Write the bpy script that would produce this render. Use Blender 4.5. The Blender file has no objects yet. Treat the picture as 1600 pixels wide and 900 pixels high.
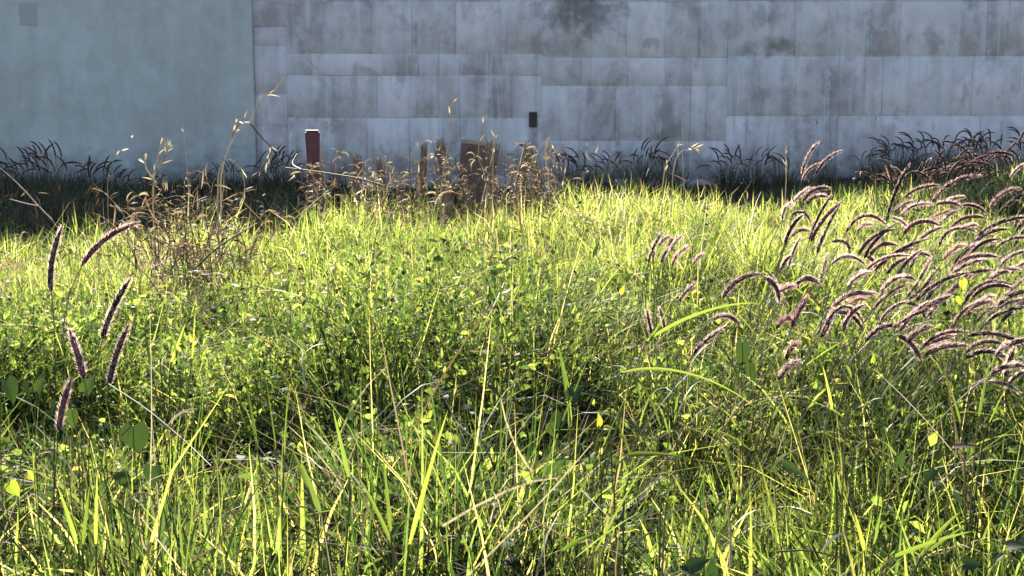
import bpy, math, random
import numpy as np
from mathutils import Vector, Matrix

SEED = 7
rng = np.random.default_rng(SEED)
random.seed(SEED)
scene = bpy.context.scene
COL = scene.collection
PI = math.pi

# ------------------------------------------------------------------ camera, sky, sun, exposure
CAM_Z = 1.3
FPX = 2198.0                      # focal length in pixels of the 1600 x 900 photograph
PITCH = math.atan(350.0 / FPX)
SUN_EL, SUN_AZ = math.radians(30.0), math.radians(-14.0)     # behind the walls, a little to the left

cam_data = bpy.data.cameras.new('camera')
cam = bpy.data.objects.new('camera', cam_data)
COL.objects.link(cam)
cam.location = (0, 0, CAM_Z)
cam.rotation_euler = (PI / 2 - PITCH, 0, 0)
cam_data.sensor_width = 36.0
cam_data.lens = FPX / 1600.0 * 36.0
cam_data.clip_start = 0.05
cam_data.clip_end = 2000
scene.camera = cam

world = bpy.data.worlds.new('World')
scene.world = world
world.use_nodes = True
wn = world.node_tree
sky = wn.nodes.new('ShaderNodeTexSky')
sky.sky_type = 'NISHITA'
sky.sun_disc = False
sky.sun_elevation = SUN_EL
sky.sun_rotation = SUN_AZ
sky.air_density = 1.0
sky.dust_density = 0.6
sky.ozone_density = 1.4
bg = wn.nodes['Background']
bg.inputs['Strength'].default_value = 0.062
wn.links.new(sky.outputs[0], bg.inputs['Color'])

sun_data = bpy.data.lights.new('sun', 'SUN')
sun_data.energy = 5.0
sun_data.angle = math.radians(0.53)
sun_data.color = (1.0, 0.93, 0.80)
sun = bpy.data.objects.new('sun', sun_data)
COL.objects.link(sun)
sdir = Vector((math.sin(SUN_AZ) * math.cos(SUN_EL), math.cos(SUN_AZ) * math.cos(SUN_EL), math.sin(SUN_EL)))
sun.rotation_euler = sdir.to_track_quat('Z', 'Y').to_euler()
sun.location = sdir * 30

vs = scene.view_settings
vs.view_transform = 'Standard'
vs.look = 'None'
vs.exposure = 2.05
vs.gamma = 1.0
vs.use_curve_mapping = False
scene.cycles.use_denoising = True
scene.cycles.max_bounces = 6
scene.cycles.diffuse_bounces = 1
scene.cycles.transmission_bounces = 4
scene.render.filter_size = 1.2

# ------------------------------------------------------------------ places
CT, ST = math.cos(PITCH), math.sin(PITCH)
def at(px, py, Y):
    """the world point at distance Y north of the viewer that the photograph shows at (px, py)"""
    r = (px - 800.0) / FPX
    u = (450.0 - py) / FPX
    d = np.array([r, CT + u * ST, -ST + u * CT])
    return np.array([0, 0, CAM_Z]) + d * (Y / d[1])

WALL_Y = 14.3
def sstep(a, b, x):
    t = np.clip((x - a) / (b - a), 0, 1)
    return t * t * (3 - 2 * t)
def gz(x, y):
    """height of the soil"""
    x = np.asarray(x, float); y = np.asarray(y, float)
    near = np.exp(-((x / 14) ** 2 + ((y - 6) / 14) ** 2))
    return near * (0.03 * np.sin(1.7 * x + 0.6) * np.sin(1.3 * y) + 0.02 * np.sin(3.1 * x - 1.1 * y)) \
        + 0.04 * sstep(-1.8, -0.4, x) * sstep(6.5, 11.0, y) * (1 - sstep(20, 30, y)) * (1 - sstep(14, 20, x)) \
        + 0.13 * sstep(1.2, 4.4, x) * sstep(7.0, 11.5, y) * (1 - sstep(20, 30, y)) * (1 - sstep(14, 20, x))
def vnoise(x, y, s, seed):
    """smooth value noise in 0..1"""
    r = np.random.default_rng(seed)
    tab = r.random((64, 64))
    X = np.asarray(x) / s + 31.3; Y = np.asarray(y) / s + 17.7
    i = np.floor(X).astype(int); j = np.floor(Y).astype(int)
    fx = X - i; fy = Y - j
    fx = fx * fx * (3 - 2 * fx); fy = fy * fy * (3 - 2 * fy)
    a = tab[i % 64, j % 64]; b = tab[(i + 1) % 64, j % 64]; c = tab[i % 64, (j + 1) % 64]; d = tab[(i + 1) % 64, (j + 1) % 64]
    return (a * (1 - fx) + b * fx) * (1 - fy) + (c * (1 - fx) + d * fx) * fy

# ------------------------------------------------------------------ materials
def new_mat(name):
    m = bpy.data.materials.new(name)
    m.use_nodes = True
    nt = m.node_tree
    nt.nodes.clear()
    out = nt.nodes.new('ShaderNodeOutputMaterial')
    return m, nt, out
def N(nt, kind, **kw):
    n = nt.nodes.new(kind)
    for k, v in kw.items():
        if k.startswith('i_'):
            n.inputs[k[2:].replace('_', ' ')].default_value = v
        else:
            setattr(n, k, v)
    return n
def ramp(nt, stops):
    r = nt.nodes.new('ShaderNodeValToRGB')
    cr = r.color_ramp
    while len(cr.elements) < len(stops):
        cr.elements.new(0.5)
    for e, (p, c) in zip(cr.elements, stops):
        e.position = p
        e.color = (c[0], c[1], c[2], 1)
    return r

def leaf_mat(name, stops, trans=(2.3, 2.2, 1.5), mix=0.45, rough=0.45, spec=0.35, use_random=False, refl=1.0):
    """thin leaf: a glossy-diffuse face and light that shines through it"""
    m, nt, out = new_mat(name)
    if use_random:
        src = N(nt, 'ShaderNodeObjectInfo').outputs['Random']
    else:
        src = N(nt, 'ShaderNodeAttribute', attribute_name='tint').outputs['Fac']
    geo = N(nt, 'ShaderNodeNewGeometry')
    noi = N(nt, 'ShaderNodeTexNoise'); noi.inputs['Scale'].default_value = 42.0; noi.inputs['Detail'].default_value = 3
    nt.links.new(geo.outputs['Position'], noi.inputs['Vector'])
    mm = N(nt, 'ShaderNodeMath', operation='MULTIPLY_ADD')
    nt.links.new(noi.outputs['Fac'], mm.inputs[0]); mm.inputs[1].default_value = 0.3
    ad = N(nt, 'ShaderNodeMath', operation='SUBTRACT'); nt.links.new(src, ad.inputs[0]); ad.inputs[1].default_value = 0.15
    nt.links.new(ad.outputs[0], mm.inputs[2])
    r = ramp(nt, stops)
    nt.links.new(mm.outputs[0], r.inputs['Fac'])
    p = N(nt, 'ShaderNodeBsdfPrincipled')
    p.inputs['Roughness'].default_value = rough
    p.inputs['Specular IOR Level'].default_value = spec
    dim = N(nt, 'ShaderNodeMix', data_type='RGBA', blend_type='MULTIPLY')
    dim.inputs['Factor'].default_value = 1.0
    nt.links.new(r.outputs['Color'], dim.inputs[6])
    dim.inputs[7].default_value = (refl, refl, refl, 1)
    nt.links.new(dim.outputs[2], p.inputs['Base Color'])
    mul = N(nt, 'ShaderNodeMix', data_type='RGBA', blend_type='MULTIPLY')
    mul.inputs['Factor'].default_value = 1.0
    nt.links.new(r.outputs['Color'], mul.inputs[6])
    mul.inputs[7].default_value = (trans[0], trans[1], trans[2], 1)
    t = N(nt, 'ShaderNodeBsdfTranslucent')
    nt.links.new(mul.outputs[2], t.inputs['Color'])
    mx = N(nt, 'ShaderNodeMixShader'); mx.inputs[0].default_value = mix
    nt.links.new(p.outputs[0], mx.inputs[1]); nt.links.new(t.outputs[0], mx.inputs[2])
    nt.links.new(mx.outputs[0], out.inputs['Surface'])
    return m

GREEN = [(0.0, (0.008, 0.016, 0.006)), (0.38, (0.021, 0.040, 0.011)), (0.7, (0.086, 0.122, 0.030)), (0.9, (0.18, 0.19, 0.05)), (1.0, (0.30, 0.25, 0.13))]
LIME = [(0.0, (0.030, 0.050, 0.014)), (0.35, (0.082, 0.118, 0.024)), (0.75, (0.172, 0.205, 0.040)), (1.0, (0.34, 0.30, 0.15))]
STRAW = [(0.0, (0.16, 0.11, 0.055)), (0.5, (0.34, 0.26, 0.15)), (1.0, (0.58, 0.50, 0.36))]
RUST = [(0.0, (0.045, 0.030, 0.022)), (0.5, (0.12, 0.085, 0.058)), (1.0, (0.34, 0.27, 0.18))]
M_GRASS = leaf_mat('short_grass_leaf', LIME, mix=0.58, rough=0.55, spec=0.25, refl=0.65, trans=(2.8, 2.7, 2.1))
M_LONG = leaf_mat('long_grass_leaf', GREEN, mix=0.55, rough=0.5, spec=0.2, refl=0.45, trans=(3.3, 3.1, 2.0))
M_SHADE = leaf_mat('shade_dark_grass', [(0.0, (0.010, 0.016, 0.010)), (0.6, (0.022, 0.034, 0.018)), (0.9, (0.05, 0.06, 0.03)), (1.0, (0.12, 0.10, 0.07))], mix=0.35, rough=0.6, spec=0.15)  # wall shade put into the leaf colour
M_UNDER = leaf_mat('dark_infill', [(0.0, (0.008, 0.010, 0.005)), (0.6, (0.018, 0.020, 0.009)), (0.9, (0.04, 0.032, 0.017)), (1.0, (0.12, 0.09, 0.05))], mix=0.2, rough=0.7, spec=0.1)  # dark colour for the light-blocking blades added low in the cover
M_WEED = leaf_mat('weed_leaf', GREEN, mix=0.55, rough=0.55, spec=0.15, refl=0.45, trans=(3.3, 3.1, 2.0))
M_BLADE = leaf_mat('single_blade_leaf', [(0.0, (0.045, 0.075, 0.018)), (0.6, (0.10, 0.14, 0.025)), (1.0, (0.17, 0.19, 0.04))], mix=0.5, rough=0.55, spec=0.22, use_random=True)
M_HEART = leaf_mat('heart_leaf', [(0.0, (0.014, 0.030, 0.010)), (0.6, (0.030, 0.055, 0.014)), (1.0, (0.05, 0.08, 0.018))], mix=0.22, rough=0.5, spec=0.25, use_random=True)
M_YELLOW = leaf_mat('yellow_leaf', [(0.0, (0.12, 0.16, 0.02)), (1.0, (0.22, 0.21, 0.03))], mix=0.5, use_random=True)
M_STRAW = leaf_mat('dry_straw', STRAW, trans=(1.2, 1.15, 1.0), mix=0.3, rough=0.6, spec=0.3)
M_STRAWR = leaf_mat('dry_stalk', STRAW, trans=(1.2, 1.15, 1.0), mix=0.25, rough=0.6, spec=0.3, use_random=True)
M_PALE = leaf_mat('pale_dry_leaf', [(0.0, (0.34, 0.28, 0.18)), (1.0, (0.58, 0.52, 0.40))], trans=(1.1, 1.05, 0.9), mix=0.4, rough=0.6, spec=0.25, use_random=True)
M_RUST = leaf_mat('brown_dead_leaf', RUST, trans=(1.3, 1.1, 0.85), mix=0.3, rough=0.65, spec=0.2)
M_RUSTR = leaf_mat('brown_dead_stem', RUST, trans=(1.3, 1.1, 0.8), mix=0.15, rough=0.7, spec=0.2, use_random=True)
M_STEM = leaf_mat('foxtail_stem', [(0.0, (0.06, 0.08, 0.025)), (0.6, (0.13, 0.14, 0.04)), (1.0, (0.22, 0.16, 0.09))], trans=(1.4, 1.3, 0.8), mix=0.25, use_random=True)
M_CORE = leaf_mat('seed_head_core', [(0.0, (0.018, 0.009, 0.009)), (0.6, (0.036, 0.014, 0.017)), (1.0, (0.13, 0.035, 0.050))], trans=(1.5, 1.0, 1.0), mix=0.12, rough=0.8, spec=0.1, use_random=True)
M_BRIS = leaf_mat('seed_head_bristle', [(0.0, (0.42, 0.30, 0.27)), (0.5, (0.66, 0.50, 0.46)), (0.88, (0.66, 0.47, 0.46)), (1.0, (0.48, 0.27, 0.28))], trans=(1.3, 1.25, 1.2), mix=0.65, rough=0.5, spec=0.3, use_random=True)

def soil_mat():
    m, nt, out = new_mat('soil')
    geo = N(nt, 'ShaderNodeNewGeometry')
    a = N(nt, 'ShaderNodeTexNoise'); a.inputs['Scale'].default_value = 9; a.inputs['Detail'].default_value = 8
    nt.links.new(geo.outputs['Position'], a.inputs['Vector'])
    r = ramp(nt, [(0.3, (0.035, 0.028, 0.018)), (0.55, (0.07, 0.058, 0.035)), (0.75, (0.06, 0.075, 0.025))])
    nt.links.new(a.outputs['Fac'], r.inputs['Fac'])
    p = N(nt, 'ShaderNodeBsdfPrincipled'); p.inputs['Roughness'].default_value = 0.95
    nt.links.new(r.outputs['Color'], p.inputs['Base Color'])
    b = N(nt, 'ShaderNodeBump'); b.inputs['Strength'].default_value = 0.6; b.inputs['Distance'].default_value = 0.02
    nt.links.new(a.outputs['Fac'], b.inputs['Height']); nt.links.new(b.outputs[0], p.inputs['Normal'])
    nt.links.new(p.outputs[0], out.inputs['Surface'])
    return m

def concrete_mat(name, base, var, streak=0.5, blotch=0.5, per_block=0.12, grime=None, bump=0.35, wash=None):
    m, nt, out = new_mat(name)
    L = nt.links.new
    geo = N(nt, 'ShaderNodeNewGeometry')
    oi = N(nt, 'ShaderNodeObjectInfo')
    # large cloudy stains
    big = N(nt, 'ShaderNodeTexNoise'); big.inputs['Scale'].default_value = 1.1; big.inputs['Detail'].default_value = 6; big.inputs['Roughness'].default_value = 0.6
    L(geo.outputs['Position'], big.inputs['Vector'])
    # vertical streaks: squeezed in z
    mp = N(nt, 'ShaderNodeMapping'); mp.inputs['Scale'].default_value = (4.2, 1.0, 0.6)
    L(geo.outputs['Position'], mp.inputs['Vector'])
    st = N(nt, 'ShaderNodeTexNoise'); st.inputs['Scale'].default_value = 1.6; st.inputs['Detail'].default_value = 5; st.inputs['Roughness'].default_value = 0.55
    L(mp.outputs[0], st.inputs['Vector'])
    fine = N(nt, 'ShaderNodeTexNoise'); fine.inputs['Scale'].default_value = 38; fine.inputs['Detail'].default_value = 7; fine.inputs['Roughness'].default_value = 0.7
    L(geo.outputs['Position'], fine.inputs['Vector'])
    mid = N(nt, 'ShaderNodeTexNoise'); mid.inputs['Scale'].default_value = 6.5; mid.inputs['Detail'].default_value = 6; mid.inputs['Roughness'].default_value = 0.65
    L(geo.outputs['Position'], mid.inputs['Vector'])
    def madd(src, k, prev):
        s = N(nt, 'ShaderNodeMath', operation='SUBTRACT'); L(src, s.inputs[0]); s.inputs[1].default_value = 0.5
        a = N(nt, 'ShaderNodeMath', operation='MULTIPLY_ADD'); L(s.outputs[0], a.inputs[0]); a.inputs[1].default_value = k
        if prev is None: a.inputs[2].default_value = 0.5
        else: L(prev, a.inputs[2])
        return a.outputs[0]
    v = madd(big.outputs['Fac'], blotch, None)
    v = madd(st.outputs['Fac'], streak, v)
    v = madd(mid.outputs['Fac'], blotch * 0.8, v)
    v = madd(fine.outputs['Fac'], 0.22, v)
    v = madd(oi.outputs['Random'], per_block, v)
    lo = [c * (1 - var) for c in base]; hi = [min(1, c * (1 + var)) for c in base]
    r = ramp(nt, [(0.15, (lo[0] * 1.02, lo[1] * 0.98, lo[2] * 0.95)), (0.5, base), (0.85, hi)])
    L(v, r.inputs['Fac'])
    colour = r.outputs['Color']
    if wash:
        pn = N(nt, 'ShaderNodeTexNoise'); pn.inputs['Scale'].default_value = 2.3; pn.inputs['Detail'].default_value = 5; pn.inputs['Roughness'].default_value = 0.55; pn.inputs['Distortion'].default_value = 0.6
        mp2 = N(nt, 'ShaderNodeMapping'); mp2.inputs['Scale'].default_value = (1.5, 1.0, 1.1); mp2.inputs['Location'].default_value = (3.1, 0, 7.7)
        L(geo.outputs['Position'], mp2.inputs['Vector']); L(mp2.outputs[0], pn.inputs['Vector'])
        mp3 = N(nt, 'ShaderNodeMapping'); mp3.inputs['Scale'].default_value = (14.0, 1.0, 0.7)
        L(geo.outputs['Position'], mp3.inputs['Vector'])
        dn = N(nt, 'ShaderNodeTexNoise'); dn.inputs['Scale'].default_value = 1.3; dn.inputs['Detail'].default_value = 3; L(mp3.outputs[0], dn.inputs['Vector'])
        for src, a_, b_, g_, col_ in ((pn, 0.53, 0.59, 0.45, wash), (pn, 0.42, 0.36, 0.40, (0.25, 0.24, 0.235)), (dn, 0.62, 0.68, 0.5, wash), (dn, 0.36, 0.30, 0.35, (0.27, 0.25, 0.24))):
            mr = N(nt, 'ShaderNodeMapRange'); mr.inputs['From Min'].default_value = a_; mr.inputs['From Max'].default_value = b_
            mr.inputs['To Min'].default_value = 0.0; mr.inputs['To Max'].default_value = g_
            L(src.outputs['Fac'], mr.inputs['Value'])
            mx = N(nt, 'ShaderNodeMix', data_type='RGBA'); L(mr.outputs[0], mx.inputs['Factor']); L(colour, mx.inputs[6]); mx.inputs[7].default_value = (*col_, 1)
            colour = mx.outputs[2]
        tc = N(nt, 'ShaderNodeTexCoord'); sx = N(nt, 'ShaderNodeSeparateXYZ'); L(tc.outputs['Generated'], sx.inputs[0])
        for axis, lo_, gain in (('X', 0.68, 0.9), ('Z', 0.72, 0.75)):
            a1 = N(nt, 'ShaderNodeMath', operation='SUBTRACT'); L(sx.outputs[axis], a1.inputs[0]); a1.inputs[1].default_value = 0.5
            a2 = N(nt, 'ShaderNodeMath', operation='ABSOLUTE') if axis == 'Z' else N(nt, 'ShaderNodeMath', operation='MULTIPLY')
            L(a1.outputs[0], a2.inputs[0])
            if axis == 'X':
                sg = N(nt, 'ShaderNodeMath', operation='GREATER_THAN'); L(oi.outputs['Random'], sg.inputs[0]); sg.inputs[1].default_value = 0.45
                s2 = N(nt, 'ShaderNodeMath', operation='MULTIPLY_ADD'); L(sg.outputs[0], s2.inputs[0]); s2.inputs[1].default_value = 2.0; s2.inputs[2].default_value = -1.0
                L(s2.outputs[0], a2.inputs[1])
            n1 = N(nt, 'ShaderNodeMath', operation='MULTIPLY_ADD'); L(mid.outputs['Fac'], n1.inputs[0]); n1.inputs[1].default_value = 0.55; L(a2.outputs[0], n1.inputs[2])
            mr = N(nt, 'ShaderNodeMapRange'); mr.interpolation_type = 'SMOOTHSTEP'
            mr.inputs['From Min'].default_value = lo_; mr.inputs['From Max'].default_value = lo_ + 0.13
            mr.inputs['To Min'].default_value = 0.0; mr.inputs['To Max'].default_value = gain
            L(n1.outputs[0], mr.inputs['Value'])
            mx = N(nt, 'ShaderNodeMix', data_type='RGBA'); L(mr.outputs[0], mx.inputs['Factor']); L(colour, mx.inputs[6]); mx.inputs[7].default_value = (*wash, 1)
            colour = mx.outputs[2]
    if grime:
        for (gx, gzz, rad, col, amt) in grime:
            sub = N(nt, 'ShaderNodeVectorMath', operation='SUBTRACT'); L(geo.outputs['Position'], sub.inputs[0]); sub.inputs[1].default_value = (gx, WALL_Y, gzz)
            sc_ = N(nt, 'ShaderNodeVectorMath', operation='MULTIPLY'); L(sub.outputs[0], sc_.inputs[0]); sc_.inputs[1].default_value = (1 / rad[0], 0, 1 / rad[1])
            ln = N(nt, 'ShaderNodeVectorMath', operation='LENGTH'); L(sc_.outputs[0], ln.inputs[0])
            nz = N(nt, 'ShaderNodeMath', operation='MULTIPLY_ADD'); L(mid.outputs['Fac'], nz.inputs[0]); nz.inputs[1].default_value = 2.6; L(ln.outputs['Value'], nz.inputs[2])
            mr = N(nt, 'ShaderNodeMapRange'); mr.inputs['From Min'].default_value = 1.5; mr.inputs['From Max'].default_value = 2.5
            mr.inputs['To Min'].default_value = amt; mr.inputs['To Max'].default_value = 0.0
            L(nz.outputs[0], mr.inputs['Value'])
            mx = N(nt, 'ShaderNodeMix', data_type='RGBA'); L(mr.outputs[0], mx.inputs['Factor']); L(colour, mx.inputs[6]); mx.inputs[7].default_value = (*col, 1)
            colour = mx.outputs[2]
    p = N(nt, 'ShaderNodeBsdfPrincipled'); p.inputs['Roughness'].default_value = 0.9; p.inputs['Specular IOR Level'].default_value = 0.25
    L(colour, p.inputs['Base Color'])
    hb = N(nt, 'ShaderNodeMath', operation='MULTIPLY_ADD'); L(mid.outputs['Fac'], hb.inputs[0]); hb.inputs[1].default_value = 1.5; L(fine.outputs['Fac'], hb.inputs[2])
    b = N(nt, 'ShaderNodeBump'); b.inputs['Strength'].default_value = bump; b.inputs['Distance'].default_value = 0.012
    L(hb.outputs[0], b.inputs['Height']); L(b.outputs[0], p.inputs['Normal'])
    L(p.outputs[0], out.inputs['Surface'])
    return m

def plain_mat(name, stops, scale=20, rough=0.8, bump=0.3):
    m, nt, out = new_mat(name)
    geo = N(nt, 'ShaderNodeNewGeometry')
    a = N(nt, 'ShaderNodeTexNoise'); a.inputs['Scale'].default_value = scale; a.inputs['Detail'].default_value = 7
    nt.links.new(geo.outputs['Position'], a.inputs['Vector'])
    r = ramp(nt, stops); nt.links.new(a.outputs['Fac'], r.inputs['Fac'])
    p = N(nt, 'ShaderNodeBsdfPrincipled'); p.inputs['Roughness'].default_value = rough
    nt.links.new(r.outputs['Color'], p.inputs['Base Color'])
    b = N(nt, 'ShaderNodeBump'); b.inputs['Strength'].default_value = bump; b.inputs['Distance'].default_value = 0.006
    nt.links.new(a.outputs['Fac'], b.inputs['Height']); nt.links.new(b.outputs[0], p.inputs['Normal'])
    nt.links.new(p.outputs[0], out.inputs['Surface'])
    return m

# ------------------------------------------------------------------ mesh helpers
def quad_mesh(name, verts, quads, tint=None, smooth=True):
    me = bpy.data.meshes.new(name)
    verts = np.asarray(verts, np.float32).reshape(-1, 3)
    quads = np.asarray(quads, np.int32).reshape(-1, 4)
    me.vertices.add(len(verts)); me.vertices.foreach_set('co', verts.ravel())
    me.loops.add(quads.size); me.loops.foreach_set('vertex_index', quads.ravel())
    me.polygons.add(len(quads))
    me.polygons.foreach_set('loop_start', np.arange(0, quads.size, 4, dtype=np.int32))
    me.polygons.foreach_set('loop_total', np.full(len(quads), 4, np.int32))
    if smooth:
        me.polygons.foreach_set('use_smooth', np.ones(len(quads), bool))
    if tint is not None:
        a = me.attributes.new('tint', 'FLOAT', 'POINT')
        a.data.foreach_set('value', np.asarray(tint, np.float32).ravel())
    me.update(calc_edges=True)
    return me

class Bunch:
    """collects ribbons and tubes into one mesh"""
    def __init__(self):
        self.v, self.q, self.t, self.n = [], [], [], 0
    def add(self, v, q, t=None):
        v = np.asarray(v, float).reshape(-1, 3)
        self.v.append(v); self.q.append(np.asarray(q).reshape(-1, 4) + self.n)
        self.t.append(np.full(len(v), 0.5) if t is None else np.asarray(t, float).ravel())
        self.n += len(v)
    def mesh(self, name, tint=True):
        return quad_mesh(name, np.concatenate(self.v), np.concatenate(self.q), np.concatenate(self.t) if tint else None)

def ribbons(bunch, C, W, side, tint):
    """C [n,s,3] centre lines, W [n,s] half widths, side [n,s,3] unit side vectors, tint [n]"""
    n, s, _ = C.shape
    V = np.stack([C - side * W[..., None], C + side * W[..., None]], 2)      # n,s,2,3
    k = np.arange(n)[:, None] * (s * 2) + np.arange(s - 1)[None, :] * 2
    Q = np.stack([k, k + 1, k + 3, k + 2], -1)
    bunch.add(V.reshape(-1, 3), Q.reshape(-1, 4), np.repeat(tint, s * 2))

def unit(v):
    return v / np.maximum(np.linalg.norm(v, axis=-1, keepdims=True), 1e-9)

def blades(bunch, p, head, e0, e1, length, width, prof, tint, roll=None, twist=None, wob=0.0):
    """curved leaves: from p at azimuth head, elevation e0 turning to e1"""
    n = len(p); s = len(prof)
    u = np.linspace(0, 1, s)
    um = (u[1:] + u[:-1]) / 2
    el = e0[:, None] + (e1 - e0)[:, None] * um[None, :] ** 1.3
    hd = head[:, None] + (wob * (rng.random((n, 1)) - 0.5)) * um[None, :]
    d = np.stack([np.cos(el) * np.cos(hd), np.cos(el) * np.sin(hd), np.sin(el)], -1)
    seg = (length / (s - 1))[:, None, None]
    C = np.concatenate([p[:, None, :], p[:, None, :] + np.cumsum(d * seg, 1)], 1)
    T = unit(np.concatenate([d[:, :1], (d[:, 1:] + d[:, :-1]) if s > 2 else d[:, :0], d[:, -1:]], 1))
    H = np.concatenate([hd[:, :1], hd], 1)
    S0 = np.stack([-np.sin(H), np.cos(H), np.zeros_like(H)], -1)
    Nn = unit(np.cross(S0, T))
    if roll is None:
        roll = rng.normal(0, 0.5, n)
    tw = roll[:, None] + (0 if twist is None else twist[:, None] * u[None, :])
    S = S0 * np.cos(tw)[..., None] + Nn * np.sin(tw)[..., None]
    W = width[:, None] * np.asarray(prof)[None, :]
    ribbons(bunch, C, W, S, tint)

BLADE = [0.75, 1.0, 0.8, 0.45, 0.03]
BLADE4 = [0.8, 1.0, 0.7, 0.03]
LEAF = [0.12, 0.85, 1.0, 0.6, 0.03]
LEAF4 = [0.12, 1.0, 0.75, 0.03]

def tube(bunch, pts, rad, sides=6, tint=0.5):
    pts = np.asarray(pts, float); n = len(pts)
    rad = np.broadcast_to(np.asarray(rad, float), (n,))
    T = unit(np.gradient(pts, axis=0))
    ref = np.array([0.31, -0.92, 0.2])
    A = unit(np.cross(T, ref)); B = np.cross(T, A)
    a = np.linspace(0, 2 * PI, sides, endpoint=False)
    V = pts[:, None, :] + rad[:, None, None] * (A[:, None, :] * np.cos(a)[None, :, None] + B[:, None, :] * np.sin(a)[None, :, None])
    q = []
    for i in range(n - 1):
        for j in range(sides):
            k = (j + 1) % sides
            q.append((i * sides + j, i * sides + k, (i + 1) * sides + k, (i + 1) * sides + j))
    bunch.add(V.reshape(-1, 3), q, np.full(n * sides, tint))

def bez(p0, p1, p2, p3, n):
    t = np.linspace(0, 1, n)[:, None]
    return (1 - t) ** 3 * p0 + 3 * (1 - t) ** 2 * t * p1 + 3 * (1 - t) * t * t * p2 + t ** 3 * p3
def smooth_line(pts, n):
    """Catmull-Rom through the points"""
    P = np.asarray(pts, float)
    P = np.vstack([2 * P[0] - P[1], P, 2 * P[-1] - P[-2]])
    out = []
    m = len(P) - 3
    per = max(2, n // m)
    for i in range(m):
        t = np.linspace(0, 1, per, endpoint=False)[:, None]
        a, b, c, d = P[i], P[i + 1], P[i + 2], P[i + 3]
        out.append(0.5 * (2 * b + (c - a) * t + (2 * a - 5 * b + 4 * c - d) * t * t + (3 * b - a - 3 * c + d) * t ** 3))
    out.append(P[-2][None])
    return np.vstack(out)

def link(name, me, mat, parent=None):
    o = bpy.data.objects.new(name, me)
    COL.objects.link(o)
    if me is not None and not me.materials:
        me.materials.append(mat)
    if parent is not None:
        o.parent = parent
    return o
def tag(o, label=None, cat=None, group=None, kind=None):
    if label: o['label'] = label
    if cat: o['category'] = cat
    if group: o['group'] = group
    if kind: o['kind'] = kind
    return o
def root_empty(name, loc):
    o = bpy.data.objects.new(name, None)
    o.empty_display_size = 0.05
    o.location = [float(c) for c in loc]
    COL.objects.link(o)
    return o
def copy_tree(o, parent=None):
    c = o.copy(); COL.objects.link(c)
    if parent is not None:
        c.parent = parent
    for ch in list(o.children):
        copy_tree(ch, c)
    return c

# ------------------------------------------------------------------ ground
def make_ground():
    xs = np.unique(np.concatenate([np.linspace(-400, -12, 12), np.linspace(-12, 12, 61), np.linspace(12, 400, 12)]))
    ys = np.unique(np.concatenate([np.linspace(-300, -2, 10), np.linspace(-2, 18, 51), np.linspace(18, 700, 16)]))
    X, Y = np.meshgrid(xs, ys, indexing='ij')
    V = np.stack([X, Y, gz(X, Y)], -1).reshape(-1, 3)
    ny = len(ys)
    i, j = np.meshgrid(np.arange(len(xs) - 1), np.arange(ny - 1), indexing='ij')
    k = (i * ny + j).ravel()
    me = quad_mesh('ground', V, np.stack([k, k + ny, k + ny + 1, k + 1], -1))
    tag(link('ground', me, soil_mat()), 'dark bare soil under the weeds of the field', kind='structure')
make_ground()

# ------------------------------------------------------------------ walls
WPX = WALL_Y / FPX
def wx(px): return at(px, 200, WALL_Y)[0]
def wz(py): return at(800, py, WALL_Y)[2]
WALL_TOP = 1.98
def block_mesh(w, h, d, jit):
    """bevelled slab, front face toward -y, origin at the centre of its back"""
    b = 0.003
    def c(sx, sz, inset, y):
        return (sx * (w / 2 - inset) + random.uniform(-jit, jit) * 0.5, y, sz * (h / 2 - inset) + random.uniform(-jit, jit) * 0.5)
    order = [(-1, -1), (1, -1), (1, 1), (-1, 1)]
    back = [(sx * w / 2, 0, sz * h / 2) for sx, sz in order]
    mid = [c(sx, sz, 0, -d + b) for sx, sz in order]
    front = [(x - sx * b, -d + random.uniform(-0.0015, 0.0015), z - sz * b) for (x, y, z), (sx, sz) in zip(mid, order)]
    V = back + mid + front
    Q = []
    for lo in (0, 4):
        for i in range(4):
            j = (i + 1) % 4
            Q.append((lo + i, lo + j, lo + 4 + j, lo + 4 + i))
    Q.append((8, 9, 10, 11))
    return quad_mesh('block', V, Q, smooth=False)

def box_mesh(name, x0, x1, y0, y1, z0, z1, bev=0.0):
    import bmesh
    bm = bmesh.new()
    bmesh.ops.create_cube(bm, size=1)
    for v in bm.verts:
        v.co = Vector(((x0 + x1) / 2 + v.co.x * (x1 - x0), (y0 + y1) / 2 + v.co.y * (y1 - y0), (z0 + z1) / 2 + v.co.z * (z1 - z0)))
    if bev:
        bmesh.ops.bevel(bm, geom=list(bm.edges), offset=bev, segments=2, affect='EDGES')
    me = bpy.data.meshes.new(name); bm.to_mesh(me); bm.free()
    return me

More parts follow.
